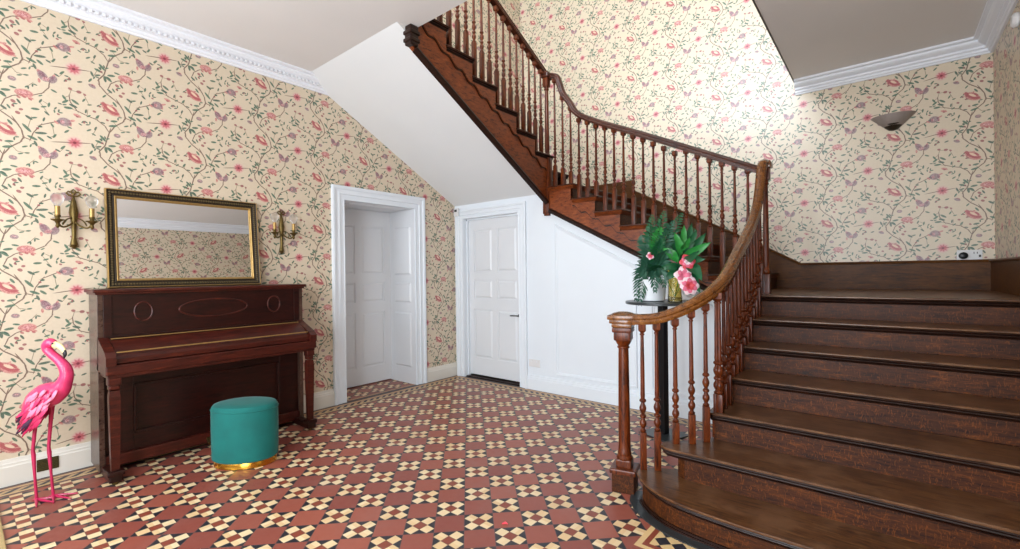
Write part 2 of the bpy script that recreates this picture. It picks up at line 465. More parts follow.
M['pinkd'] = simple('flamingo_crimson_paint', 'B81C50', 0.4, var=0.14, scale=22, coat=0.3)
M['pinkl'] = simple('flamingo_pale_feather', 'F07FA0', 0.45, var=0.12, scale=22)
M['purplef'] = simple('flamingo_dark_tip', '3C1838', 0.45, var=0.12, scale=22)
M['beak'] = simple('flamingo_beak_cream', 'EBD9A0', 0.4, var=0.04)
M['blackf'] = simple('flamingo_black', '111114', 0.35, var=0.04)
M['leafd'] = simple('plant_dark_green', '1B5E38', 0.42, var=0.2, scale=20)
M['leafm'] = simple('plant_mid_green', '2E8A3C', 0.4, var=0.2, scale=20)
M['leafp'] = simple('palm_blue_green', '2C5E48', 0.5, var=0.2, scale=20)
M['petal'] = simple('petal_pink', 'E0708C', 0.55, var=0.2, scale=40)
M['petalw'] = simple('petal_white', 'F0D4DA', 0.55, var=0.1, scale=40)
M['petalr'] = simple('petal_coral', 'D04450', 0.55, var=0.2, scale=40)
M['ceramic'] = simple('white_ceramic', 'E8EEF2', 0.25, var=0.01)
M['mat'] = simple('coir_mat', 'B49B6A', 0.9, var=0.15, scale=90, bump=0.6)
M['alab'] = simple('alabaster_shade', '8E837C', 0.45, var=0.12, scale=18)
M['vent'] = simple('brass_vent', '4E4626', 0.5, 0.5, var=0.3, scale=80)

def glass_mat(name, tint=(1, 1, 1, 1), rough=0.02):
    m, t, b = new_mat(name)
    b.inputs['Base Color'].default_value = tint
    b.inputs['Transmission Weight'].default_value = 1.0
    b.inputs['Roughness'].default_value = rough
    b.inputs['IOR'].default_value = 1.3
    return m
M['bulb'] = glass_mat('frosted_bulb_glass', (0.95, 0.96, 1, 1), 0.35)
M['amber'] = glass_mat('gold_tinted_glass', (0.85, 0.75, 0.35, 1), 0.08)
def mirror_mat():
    m, t, b = new_mat('mirror_glass')
    b.inputs['Base Color'].default_value = (0.86, 0.87, 0.87, 1)
    b.inputs['Metallic'].default_value = 1; b.inputs['Roughness'].default_value = 0.01
    return m
M['mirror'] = mirror_mat()

def floor_mat():
    m, t, b = new_mat('encaustic_tiles')
    pos = t.sep(t.new('ShaderNodeNewGeometry').outputs['Position'])
    X, Y = pos[0], pos[1]
    PX, PY = 0.2172, 0.2196
    def lat(s_, o, p):
        u = t.m('ADD', t.m('DIVIDE', t.m('SUBTRACT', s_, o), p), 0.5)
        i = t.m('FLOOR', u)
        return t.m('SUBTRACT', t.m('SUBTRACT', u, i), 0.5), i
    x, ix = lat(X, -1.6895, PX); y, iy = lat(Y, 1.765, PY)
    a = t.m('ABSOLUTE', x); c = t.m('ABSOLUTE', y)
    sm = t.m('ADD', a, c); mx = t.m('MAXIMUM', a, c); mn = t.m('MINIMUM', a, c)
    incell = t.m('LESS_THAN', sm, 0.5)
    core = t.m('LESS_THAN', mx, 0.125)
    arm = t.m('MULTIPLY', t.m('LESS_THAN', mn, 0.125), t.m('LESS_THAN', mx, 0.375))
    # tile ids for a small colour change from tile to tile
    kx = t.m('FLOOR', t.m('ADD', t.m('DIVIDE', t.m('SUBTRACT', X, -1.6895), PX), 0.0))
    ky = t.m('FLOOR', t.m('ADD', t.m('DIVIDE', t.m('SUBTRACT', Y, 1.765), PY), 0.0))
    wn = t.new('ShaderNodeTexWhiteNoise'); wn.noise_dimensions = '3D'
    t.put(wn.inputs['Vector'], t.comb(kx, ky, 0.0))
    wn2 = t.new('ShaderNodeTexWhiteNoise'); wn2.noise_dimensions = '3D'
    t.put(wn2.inputs['Vector'], t.comb(t.m('ADD', ix, t.m('SIGN', x)), t.m('ADD', iy, t.m('MULTIPLY', t.m('SIGN', y), 3.0)), 1.0))
    red = t.mix(wn.outputs[0], lin('84443A'), lin('9C5645'))
    cream = t.mix(wn2.outputs[0], lin('DBBB8A'), lin('E8D3AA'))
    redc = lin('85402F')
    blk = lin('24262E')
    col = t.mix(core, t.mix(arm, blk, cream), redc)
    col = t.mix(incell, red, col)
    # joints
    g1 = t.m('LESS_THAN', t.m('ABSOLUTE', t.m('SUBTRACT', sm, 0.5)), 0.011)
    g2 = t.m('MULTIPLY', incell, t.m('MULTIPLY', t.m('LESS_THAN', t.m('ABSOLUTE', t.m('SUBTRACT', mn, 0.125)), 0.006), t.m('LESS_THAN', mx, 0.375)))
    g3 = t.m('MULTIPLY', incell, t.m('MULTIPLY', t.m('LESS_THAN', t.m('ABSOLUTE', t.m('SUBTRACT', mx, 0.125)), 0.006), t.m('LESS_THAN', mn, 0.125)))
    g = t.m('MAXIMUM', g1, t.m('MAXIMUM', g2, g3))
    col = t.mix(t.m('MULTIPLY', g, 0.8), col, lin('5E4A48'))
    # border along the two walls
    dA = t.m('ADD', X, 4.34); dB = t.m('SUBTRACT', 4.17, Y)
    d = t.m('ADD', t.m('MINIMUM', t.m('ABSOLUTE', dA), dB), t.m('MULTIPLY', t.m('LESS_THAN', dA, -0.06), 5.0))
    bands = [(0.20, '7E4434'), (0.185, '26262C'), (0.17, 'CDAA78'), (0.145, '26262C'), (0.085, '7A4032'), (0.07, 'CDAA78'), (0.045, '6E4030'), (0.022, '1E1E22')]
    for lim, cc in bands:
        col = t.mix(t.m('LESS_THAN', d, lim), col, lin(cc))
    # small cream and dark checks inside the band
    tot = t.m('ADD', X, Y)
    ch = t.m('GREATER_THAN', t.m('FRACT', t.m('DIVIDE', tot, 0.076)), 0.5)
    inb = t.m('MULTIPLY', t.m('LESS_THAN', d, 0.145), t.m('GREATER_THAN', d, 0.085))
    col = t.mix(t.m('MULTIPLY', inb, ch), col, lin('B89A70'))
    # border round the foot of the stair
    e = t.m('MINIMUM', t.m('ADD', X, 0.958), t.m('SUBTRACT', Y, 2.078))
    ins = t.m('GREATER_THAN', e, 0.0)
    bc = t.mix(t.m('GREATER_THAN', e, 0.028), lin('DDBE88'), lin('8A402E'))
    cx_ = t.m('ABSOLUTE', t.m('SUBTRACT', t.m('FRACT', t.m('DIVIDE', t.m('ADD', X, 10.862), 0.082)), 0.5))
    cy_ = t.m('ABSOLUTE', t.m('SUBTRACT', t.m('FRACT', t.m('DIVIDE', t.m('ADD', Y, 10.026), 0.082)), 0.5))
    chk = t.m('GREATER_THAN', t.m('ADD', cx_, cy_), 0.5)
    bc = t.mix(t.m('GREATER_THAN', e, 0.055), bc, t.mix(chk, lin('DDBE88'), lin('232630')))
    bc = t.mix(t.m('GREATER_THAN', e, 0.16), bc, lin('8A3830'))
    bc = t.mix(t.m('GREATER_THAN', e, 0.185), bc, lin('252B38'))
    col = t.mix(ins, col, bc)
    # soft dirt
    P3 = t.new('ShaderNodeNewGeometry').outputs['Position']
    nz = t.noise(P3, 3.0, 4, 0.6)
    col = t.mix(t.m('MULTIPLY', t.ss(nz, 0.45, 0.8), 0.16), col, lin('8C7A74'))
    t.put(b.inputs['Base Color'], col)
    n2 = t.noise(P3, 25, 3)
    t.put(b.inputs['Roughness'], t.m('ADD', 0.30, t.m('MULTIPLY', n2, 0.2)))
    b.inputs['Specular IOR Level'].default_value = 0.45
    bp = t.new('ShaderNodeBump'); bp.inputs['Strength'].default_value = 0.25; bp.inputs['Distance'].default_value = 0.001
    t.put(bp.inputs['Height'], t.m('SUBTRACT', t.m('MULTIPLY', n2, 0.4), g)); t.put(b.inputs['Normal'], bp.outputs[0])
    return m
M['floor'] = floor_mat()

# ------------------------------------------------------------------ room shell
XA, YB, YC, XD = -4.36, 4.17, 5.62, 0.705
YF = -1.45                      # front wall, behind the camera
CZ, UZ, TOP = 3.27, 3.64, 6.3   # ceiling, upper floor, roof
R1 = 0.161
LZ = 7*R1                       # landing
QZ = 14*R1                      # quarter landing
R3 = 0.154

struct(MB().box(-5.2, XD+0.15, YF-0.2, YC+0.2, -0.12, 0).build('floor', M['floor']), 'red, cream and black geometric tiled hall floor')
def wall_with_holes(name, mat, plane, lo, hi, z0, z1, th, holes, label):
    """plane axis 'X' or 'Y' at value lo[0]; holes = [(a0,a1,zb,zt)]"""
    ax, val = plane
    m = MB()
    cuts = sorted(set([lo, hi] + [h[0] for h in holes] + [h[1] for h in holes]))
    for a0, a1 in zip(cuts, cuts[1:]):
        mid = (a0+a1)/2
        segs = [(z0, z1)]
        for h in holes:
            if h[0] <= mid <= h[1]:
                new = []
                for s0, s1 in segs:
                    if h[2] > s0: new.append((s0, min(h[2], s1)))
                    if h[3] < s1: new.append((max(h[3], s0), s1))
                segs = new
        for s0, s1 in segs:
            if ax == 'X': m.box(val, val+th, a0, a1, s0, s1)
            else: m.box(a0, a1, val, val+th, s0, s1)
    return struct(m.build(name, mat), label)

# door 1 opening in the left wall: Y 2.60..3.50, z 0..2.10
D1a, D1b, D1z = 2.590, 3.505, 2.10
wall_with_holes('wall_left', M['paperA'], ('X', XA), YF, YC, 0, TOP, -0.12, [(D1a-.02, D1b+.02, 0, D1z+.02)], 'left wall with floral wallpaper')
struct(MB().box(XA, XD, YC, YC+0.12, 0, TOP).build('wall_far', M['paperC']), 'far stairwell wall with floral wallpaper')
struct(MB().box(XD, XD+0.12, YF, YC, 0, TOP).build('wall_right', M['paperD']), 'right wall with floral wallpaper')
# front wall behind the viewpoint with its glazed entrance and windows, and the landing window over it
wall_with_holes('wall_front', M['paperC'], ('Y', YF), XA, XD, 0, TOP, -0.15,
                [(-3.75, -2.35, 0.7, 2.75), (-1.55, 0.05, 0.1, 2.75), (-3.4, -0.2, 4.3, 5.9)], 'front wall with windows behind the viewpoint')
def window(nm, x0, x1, z0, z1):
    m = MB()
    y0, y1 = YF-0.10, YF-0.04
    m.box(x0, x1, y0, y1, z0, z0+.06).box(x0, x1, y0, y1, z1-.06, z1).box(x0, x0+.06, y0, y1, z0, z1).box(x1-.06, x1, y0, y1, z0, z1)
    m.box(x0, x1, y0, y1, (z0+z1)/2-.02, (z0+z1)/2+.02)
    m.box((x0+x1)/2-.02, (x0+x1)/2+.02, y0, y1, z0, z1)
    w = struct(m.build(nm, M['white']), 'white window frame')
window('window_1', -3.75, -2.35, 0.7, 2.75)
window('window_2', -1.55, 0.05, 0.1, 2.75)
window('window_3', -3.4, -0.2, 4.3, 5.9)

# ceilings: hall, strip beside the flight, and the part over the lower flight
def soffz(y): return 2.2 + 0.541*(4.17-y)
YJ = 4.17 - (CZ-2.2)/0.541
m = MB()
m.box(XA, XD, YF, YJ, CZ, UZ-.02)
m.box(-2.93, XD, YJ, 2.35, CZ, UZ-.02)
m.box(-0.728, XD, 2.35, YC, CZ, UZ-.02)
struct(m.build('ceiling', M['ceiling']), 'plain plaster hall ceiling')
struct(MB().box(XA-.12, XD+.12, YF-.15, YC+.12, TOP, TOP+.1).build('ceiling.001', M['plaster']), 'upper floor ceiling')
# dark nosing along the edge of the stairwell opening
struct(MB().box(-0.740, -0.728, 2.35, YC, CZ-.004, UZ+.02).build('trim_1', M['dark_oak']), 'thin dark trim along the ceiling edge of the stairwell')
# sloping plaster soffit below the top flight
struct(MB().prism([(4.17, soffz(4.17)), (YJ, CZ), (YJ, CZ+.06), (4.17, soffz(4.17)+.06)], XA, -2.905, 'X').build('ceiling.002', M['plaster']), 'white sloping soffit under the upper flight')

# ---- cornices
COR = [(0, 0), (.018, 0), (.022, .012), (.034, .018), (.034, .036), (.052, .044), (.052, .060), (.085, .075), (.100, .088), (.100, .104), (.128, .112), (.128, .13), (0, .13)]
def cornice_A():
    m = MB()
    y0 = YF; n = len(COR)
    v0 = [(XA + a, y0, 3.14 + b) for a, b in COR]
    v1 = [(XA + a, 4.17 - (3.14 + b - 2.2)/0.541 + .02, 3.14 + b) for a, b in COR]
    m.add(v0+v1, [(i, (i+1) % n, n+(i+1) % n, n+i) for i in range(n)] + [list(range(n))[::-1], list(range(n, 2*n))])
    y = -0.5
    while y < 2.28:
        m.box(XA+.05, XA+.074, y, y+.020, 3.183, 3.204)
        y += .036
    return m
struct(cornice_A().build('trim_2', M['cornice']), 'white dentil cornice on the left wall')
def swept_cornice(nm, pts, flip, label):
    prof = [(flip*a, b) for a, b in COR]
    m = MB().sweep(pts, prof)
    return struct(m.build(nm, M['cornice']), label)
swept_cornice('trim_3', [(-0.728, YC, 3.14), (XD, YC, 3.14), (XD, YF, 3.14)], 1, 'white moulded cornice over the landing')

# ---- baseboards
BB = [(0, 0), (.022, 0), (.022, .120), (.017, .128), (.017, .140), (.012, .146), (.009, .165), (0, .168)]
def baseboard(nm, a, b, flip, mat='white', prof=BB, label=None):
    m = MB().sweep([a, b], [(flip*p, q) for p, q in prof])
    return struct(m.build(nm, M[mat]), label)
baseboard('baseboard_left', (XA, YF, 0), (XA, 2.455, 0), 1, 'cream_white', label='white baseboard on the left wall')
baseboard('baseboard_left_2', (XA, 3.66, 0), (XA, YB, 0), 1, 'cream_white', label='short white baseboard between the two doors')
# back wall: panelled, cut along the stair string
def str2(x): return 1.984 - 0.513*(x+2.83)
D2a, D2b, D2z = -4.20, -3.30, 2.02
m = MB()
m.prism([(D2b+.02, 0), (-0.80, 0), (-0.80, str2(-0.80)+.10), (-2.83, str2(-2.83)+.10), (-2.83, 2.26), (D2b+.02, 2.26)], YB, YB+.10, 'Y')
m.box(XA, D2a-.02, YB, YB+.10, 0, 2.26).box(D2a-.02, D2b+.02, YB, YB+.10, D2z+.02, 2.26)
struct(m.build('wall_back', M['white']), 'white panelled wall under the stair')
baseboard('baseboard_back', (-3.18, YB, 0), (-0.80, YB, 0), 1, label='white baseboard under the stair')
def panel_mould(poly, y, w=.035, d=.016):
    """raised bolection moulding round a sunk panel (poly in x,z)"""
    m = MB(); n = len(poly)
    def inset(k):
        out = []
        for i in range(n):
            p0 = Vector(poly[i-1]); p1 = Vector(poly[i]); p2 = Vector(poly[(i+1) % n])
            a = (p1-p0).normalized(); b = (p2-p1).normalized()
            na = Vector((-a.y, a.x)); nb = Vector((-b.y, b.x))
            q = na + nb; q = q/q.dot(na) if abs(q.dot(na)) > 1e-6 else na
            out.append(p1 + q*k)
        return out
    rings = [(0, 0), (.004, d), (w*.4, d), (w*.55, d*.45), (w*.85, d*.4), (w, 0)]
    vs = []
    for k, dd in rings:
        vs += [(p.x, y-dd, p.y) for p in inset(k)]
    fs = []
    for r in range(len(rings)-1):
        for i in range(n):
            j = (i+1) % n
            fs.append((r*n+i, r*n+j, (r+1)*n+j, (r+1)*n+i))
    m.add(vs, fs)
    return m
def tp(x, off): return str2(x) - off
pm = panel_mould([(-2.80, .20), (-1.86, .20), (-1.86, tp(-1.86, .11)), (-2.80, tp(-2.80, .11))], YB)
struct(pm.build('trim_4', M['white']), 'moulded frame of the large sunk wall panel under the stair')
pm = panel_mould([(-1.72, .20), (-0.90, .20), (-0.90, tp(-0.90, .11)), (-1.72, tp(-1.72, .11))], YB)
struct(pm.build('trim_5', M['white']), 'moulded frame of the smaller wall panel behind the balusters')

# ---- architraves and doors
ARC = [(0, 0), (0, .030), (.012, .034), (.030, .030), (.034, .022), (.055, .020), (.075, .024), (.080, .014), (.115, .012), (.125, .016), (.130, 0)]
def architrave(nm, a0, a1, zt, plane, val, out, w, label):
    """mitred frame round an opening (outer edge profile first)"""
    m = MB()
    prof = [(p*w/.130, q) for p, q in ARC]
    def P(a, z, d):
        return (val + out*d, a, z) if plane == 'X' else (a, val + out*d, z)
    n = len(prof); vs = []; fs = []
    # four stations: left foot, left head, right head, right foot
    for st in range(4):
        for p, q in prof:
            k = w - p
            if st == 0: vs.append(P(a0-k, 0, q))
            if st == 1: vs.append(P(a0-k, zt+k, q))
            if st == 2: vs.append(P(a1+k, zt+k, q))
            if st == 3: vs.append(P(a1+k, 0, q))
    for st in range(3):
        for i in range(n):
            j = (i+1) % n
            fs.append((st*n+i, st*n+j, (st+1)*n+j, (st+1)*n+i))
    fs.append(list(range(n))); fs.append(list(range(3*n, 4*n)))
    m.add(vs, fs)
    return struct(m.build(nm, M['white']), label)
def leaf_door(w, h, rows, th=.04):
    """six-panel leaf in local x (0..w), z (0..h), front face at y=0 looking to -y"""
    m = MB()
    st = .095; mid = .085
    xs = [(st, w/2-mid/2), (w/2+mid/2, w-st)]
    m.box(0.001, w-.001, .0095, th, 0.001, h-.001)
    m.box(0, st, 0, .01, 0, h).box(w-st, w, 0, .01, 0, h).box(w/2-mid/2, w/2+mid/2, 0, .01, 0, h)
    zz = [0] + [z for r in rows for z in r] + [h]
    for k in range(0, len(zz), 2):
        m.box(st, w/2-mid/2, 0, .01, zz[k], zz[k+1]).box(w/2+mid/2, w-st, 0, .01, zz[k], zz[k+1])
    for (a, b) in xs:
        for (c, d) in rows:
            e = .022
            # raised field with bevelled rim
            vs = [(a+.012, .010, c+.012), (b-.012, .010, c+.012), (b-.012, .010, d-.012), (a+.012, .010, d-.012),
                  (a+.012+e, -.001, c+.012+e), (b-.012-e, -.001, c+.012+e), (b-.012-e, -.001, d-.012-e), (a+.012+e, -.001, d-.012-e)]
            m.add(vs, [(0, 1, 5, 4), (1, 2, 6, 5), (2, 3, 7, 6), (3, 0, 4, 7), (4, 5, 6, 7)])
    return m
ROWS = [(.20, .86), (.98, 1.22), (1.32, 1.90)]
def put(mb, Mx):
    mb.v = [tuple(Mx @ Vector(p)) for p in mb.v]; return mb

# door 1: deep panelled recess in the left wall
architrave('trim_6', D1a, D1b, D1z, 'X', XA, 1, .145, 'white architrave of the recessed door in the papered wall')
RX = -4.84
m = MB()
m.box(RX-.02, XA-.001, D1b, D1b+.06, 0, D1z)           # far reveal
m.box(RX-.02, XA-.001, D1a-.06, D1a, 0, D1z)
m.box(RX-.02, XA-.001, D1a-.06, D1b+.06, D1z, D1z+.06)
for (c, d) in ROWS:                                   # panels on the far reveal
    a, b = RX+.09, XA-.07
    e = .02
    vs = [(a, D1b-.001, c), (b, D1b-.001, c), (b, D1b-.001, d), (a, D1b-.001, d), (a+e, D1b-.014, c+e), (b-e, D1b-.014, c+e), (b-e, D1b-.014, d-e), (a+e, D1b-.014, d-e)]
    m.add(vs, [(0, 1, 5, 4), (1, 2, 6, 5), (2, 3, 7, 6), (3, 0, 4, 7), (4, 5, 6, 7)])
a, b = RX+.09, XA-.07
vs = [(a, D1a+.1, D1z-.001), (b, D1a+.1, D1z-.001), (b, D1b-.1, D1z-.001), (a, D1b-.1, D1z-.001), (a+.02, D1a+.12, D1z-.012), (b-.02, D1a+.12, D1z-.012), (b-.02, D1b-.12, D1z-.012), (a+.02, D1b-.12, D1z-.012)]
m.add(vs, [(0, 1, 5, 4), (1, 2, 6, 5), (2, 3, 7, 6), (3, 0, 4, 7), (4, 5, 6, 7)])
struct(m.build('trim_7', M['door_white']), 'white panelled reveal of the recessed door')
dw = D1b-D1a
Mx = Matrix(((0, -1, 0, RX), (1, 0, 0, D1a), (0, 0, 1, .012), (0, 0, 0, 1)))
dl = leaf_door(dw, 2.086, ROWS)
struct(put(dl, Mx).build('door_1', M['door_white']), 'white six-panel door in the deep recess of the papered wall')
struct(MB().box(RX-.06, RX-.04, D1a-.1, D1b+.1, 0, 2.2).build('trim_8', M['dark_oak']), 'dark back of the recessed door')

# door 2: in the back wall
architrave('trim_9', D2a, D2b, D2z, 'Y', YB, -1, .118, 'white architrave of the door beside the stair')
m = MB()
m.box(D2a-.03, D2a, YB+.001, YB+.15, 0, D2z).box(D2b, D2b+.03, YB+.001, YB+.15, 0, D2z).box(D2a-.03, D2b+.03, YB+.001, YB+.15, D2z, D2z+.03)
m.box(D2a, D2a+.016, YB+.05, YB+.085, 0, D2z).box(D2b-.016, D2b, YB+.05, YB+.085, 0, D2z).box(D2a, D2b, YB+.05, YB+.085, D2z-.016, D2z)
struct(m.build('trim_10', M['white']), 'white lining of the door beside the stair')
dl = leaf_door(D2b-D2a-.004, D2z-.035, [(.22, .84), (.97, 1.21), (1.31, 1.85)])
d2 = put(dl, Matrix.Translation((D2a+.002, YB+.085, .03))).build('door_2', M['door_white'])
struct(d2, 'white six-panel door beside the stair')
h = MB().lathe([(.020, 0), (.020, .006), (.008, .008), (.008, .045)], 12, Matrix.Translation((-3.365, YB+.083, .815)) @ Matrix.Rotation(PI/2, 4, 'X'))
h.tube([(-3.365, YB+.043, .815), (-3.42, YB+.04, .815), (-3.475, YB+.043, .812)], .007, 8)
h.build('door_handle', M['black'], d2)
struct(MB().box(D2a, D2b, YB+.02, YB+.20, 0.001, .012).build('trim_11', M['dark_oak']), 'dark threshold under the door beside the stair')
struct(MB().box(D2a-.03, D2b+.03, YB+.16, YB+.17, 0, 2.1).build('trim_12', M['dark_oak']), 'dark closet behind the door beside the stair')

# ------------------------------------------------------------------ staircase
ST = thing('staircase', 'large dark oak staircase in three flights rising round the hall', 'staircase', (-0.07, 3.0, 0))
def nosing_prof(th=.030, over=0.0):
    return
def tread_poly(nm, poly, z, th=.030, mat='tread', mould=True, inset=.022, mold_mat='dark_oak'):
    """poly (x,y) outline, counter-clockwise; rounded front plus a scotia under it"""
    def off(k):
        n = len(poly); out = []
        for i in range(n):
            p0 = Vector(poly[i-1]); p1 = Vector(poly[i]); p2 = Vector(poly[(i+1) % n])
            a = (p1-p0).normalized(); b = (p2-p1).normalized()
            na = Vector((-a.y, a.x)); nb = Vector((-b.y, b.x))
            q = na + nb; dd = q.dot(na)
            q = q/dd if abs(dd) > .3 else na
            out.append(p1 + q*k)
        return out
    def stack(rings):
        n = len(poly); vs = []; fs = []
        for k, zz in rings:
            vs += [(p.x, p.y, zz) for p in off(k)]
        for r in range(len(rings)-1):
            for i in range(n):
                j = (i+1) % n
                fs.append((r*n+i, r*n+j, (r+1)*n+j, (r+1)*n+i))
        L = len(rings)-1
        fs.append(list(range(n))[::-1]); fs.append([L*n+i for i in range(n)])
        return vs, fs
    ts = .013
    rr = [(.003, z-ts), (0, z-ts*.7), (0, z-ts*.3), (.003, z)]
    vs, fs = stack(rr)
    t_ = MB().add(vs, fs).build(nm, M[mat], ST)
    if mould:
        b0 = z-ts-.0003
        rr = [(inset+.004, b0-.036), (inset-.004, b0-.034), (inset-.006, b0-.029), (inset-.001, b0-.0265), (inset-.009, b0-.024), (inset-.012, b0-.019), (inset-.009, b0-.014), (inset-.006, b0-.0125), (.008, b0-.010), (.004, b0-.005), (.007, b0)]
        vs, fs = stack(rr)
        MB().add(vs, fs).build('nosing_mould', M[mold_mat], t_)
    return t_

Y1 = {k: 2.545 + .288*(k-2) for k in range(1, 8)}
# step 1: bull-nosed curved bottom step
s1 = [(XD, 2.252), (XD, 2.60), (-0.80, 2.72), (-0.93, 2.69), (-1.06, 2.635), (-1.128, 2.575), (-1.135, 2.525), (-1.118, 2.48), (-1.078, 2.43), (-1.03, 2.385), (-0.975, 2.347), (-0.905, 2.312), (-0.83, 2.290), (-0.74, 2.274), (-0.64, 2.264), (-0.52, 2.256)]
s1 = s1[::-1]
s1 = s1[::-1]
def ccw(poly):
    A = sum(poly[i-1][0]*poly[i][1] - poly[i][0]*poly[i-1][1] for i in range(len(poly)))
    return poly if A > 0 else poly[::-1]
s1 = ccw(s1)
t1 = tread_poly('tread', s1, R1, inset=.028)
def inset_poly(poly, k):
    n = len(poly); out = []
    for i in range(n):
        p0 = Vector(poly[i-1]); p1 = Vector(poly[i]); p2 = Vector(poly[(i+1) % n])
        a = (p1-p0).normalized(); b = (p2-p1).normalized()
        na = Vector((-a.y, a.x)); nb = Vector((-b.y, b.x))
        q = na + nb; dd = q.dot(na); q = q/dd if abs(dd) > .3 else na
        o_ = p1+q*k; out.append((o_.x, o_.y))
    return out
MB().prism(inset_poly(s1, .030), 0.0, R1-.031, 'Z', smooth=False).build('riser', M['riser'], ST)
mb = MB().prism(inset_poly(s1, .012), 0.0, .014, 'Z').prism(inset_poly(s1, .020), .014, .024, 'Z')
mb.build('base_mould', M['dark_oak'], ST)
struct(MB().prism(inset_poly(s1, -.042), 0.0005, .006, 'Z').build('trim_13', M['slate']), 'dark stone kerb round the curved bottom step')
# step 2: returned round end
s2 = ccw([(XD, 2.545), (XD, 2.86), (-0.80, 2.90), (-0.83, 2.86), (-0.865, 2.80), (-0.93, 2.735), (-1.0, 2.68), (-1.022, 2.635), (-1.02, 2.585), (-0.985, 2.552), (-0.93, 2.545)])
tread_poly('tread', s2, 2*R1)
MB().prism([(XD, 2.575), (XD, 2.70), (-0.905, 2.70), (-0.935, 2.66), (-0.925, 2.60), (-0.88, 2.575)], R1, 2*R1-.031, 'Z').build('riser', M['riser'], ST)
for k in range(3, 8):
    y = Y1[k]
    if k < 7:
        p = ccw([(XD, y), (XD, y+.31), (-0.825, y+.31), (-0.835, y+.30), (-0.835, y+.012), (-0.825, y)])
        tread_poly('tread', p, k*R1)
    else:
        p = ccw([(XD, y), (XD, YC), (-0.92, YC), (-0.92, 4.20), (-0.83, 4.20), (-0.83, y)])
        tread_poly('landing', p, LZ)
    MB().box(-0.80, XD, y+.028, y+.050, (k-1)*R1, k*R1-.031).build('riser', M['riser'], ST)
# outer string and closed side of the lower flight
poly = [(2.70, 0), (4.17, 0), (4.17, LZ-.03)]
for k in range(7, 2, -1):
    poly += [(Y1[k]+.03, k*R1-.031), (Y1[k]+.03, (k-1)*R1-.031)]
poly += [(2.70, 2*R1-.031)]
MB().prism(poly, -0.80, -0.765, 'X').build('string_board', M['string'], ST)
for k in range(3, 7):   # carved brackets on the outer side of the lower flight
    y = Y1[k]+.03; z = k*R1-.032
    MB().prism([(y, z), (y+.28, z), (y+.26, z-.03), (y+.2, z-.035), (y+.15, z-.07), (y+.08, z-.075), (y+.03, z-.12), (y, z-.12)], -0.812, -0.80, 'X').build('bracket', M['string'], ST)

# flight 2 (rises to the left along the far wall)
X2 = {1: -0.89, 2: -1.16, 3: -1.435, 4: -1.709, 5: -1.975, 6: -2.248, 7: -2.518}
def Z2(k): return LZ + k*R1
SY = YB - .03      # string face
for k in range(1, 8):
    x = X2[k]
    if k < 7:
        p = ccw([(x, SY-.03), (x, YC-.03), (X2[k+1]-.04, YC-.03), (X2[k+1]-.04, SY-.03)])
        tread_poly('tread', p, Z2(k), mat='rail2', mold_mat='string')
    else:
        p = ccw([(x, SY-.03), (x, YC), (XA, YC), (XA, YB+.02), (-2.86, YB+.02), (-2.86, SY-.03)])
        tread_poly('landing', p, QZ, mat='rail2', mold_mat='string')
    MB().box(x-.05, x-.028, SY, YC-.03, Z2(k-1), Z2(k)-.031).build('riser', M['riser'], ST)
# outer string of flight 2
poly = [(-2.84, str2(-2.84)), (-0.80, str2(-0.80)), (-0.80, LZ-.02)]
for k in range(1, 8):
    poly += [(X2[k]-.03, Z2(k-1)-.031), (X2[k]-.03, Z2(k)-.031)]
poly += [(-2.84, QZ-.031)]
MB().prism(poly, SY, YB+.06, 'Y').build('string_board', M['string'], ST)
# moulding along its lower edge
def bead(p0, p1, side, w=.028, h=.034):
    return MB().sweep([p0, p1], [(0, -h*.3), (w, -h*.3), (w+.006, h*.1), (w, h*.5), (w*.5, h*.8), (0, h)], side=side)
bead((-2.84, SY, str2(-2.84)), (-0.80, SY, str2(-0.80)), (0, -1, 0)).build('string_mould', M['dark_oak'], ST)
def bracket_poly(w, h):
    """fret filling the triangle of a step: (0..w) from uphill end to the nosing, scalloped lower edge"""
    n = 36; pts = []
    for i in range(n+1):
        t_ = i/n
        pts.append((w*t_, -h*(.10 + .90*(t_ - math.sin(4*PI*t_)/(4*PI)*1.25))))
    return [(0, 0)] + pts + [(w, 0)]
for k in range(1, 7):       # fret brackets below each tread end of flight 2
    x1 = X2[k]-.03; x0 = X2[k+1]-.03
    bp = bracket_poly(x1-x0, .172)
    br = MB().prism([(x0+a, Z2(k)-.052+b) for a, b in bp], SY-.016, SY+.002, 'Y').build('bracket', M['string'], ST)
    MB().prism([(x0+a, Z2(k)-.052+b-(.011 if b < 0 else 0)) for a, b in bp], SY-.009, SY+.002, 'Y').build('bracket_shadow_edge', M['dark_oak'], br)  # dark strip: shadow gap and stained groove below the scallops, put in as colour
# wall string on the far wall
wp = [(-2.55, 2.372), (-1.334, 1.735), (-0.996, 1.548), (-0.70, 1.378)]
poly = wp + [(-0.70, LZ), (-0.92, LZ), (-2.55, 2.10)]
MB().prism(poly, YC-.030, YC, 'Y').build('wall_string', M['skirt_oak'], ST)
MB().sweep([(x, YC, z) for x, z in wp], [(0, -.012), (.042, -.012), (.046, 0), (.036, .010), (0, .014)]).build('wall_string_cap', M['skirt_oak'], ST)
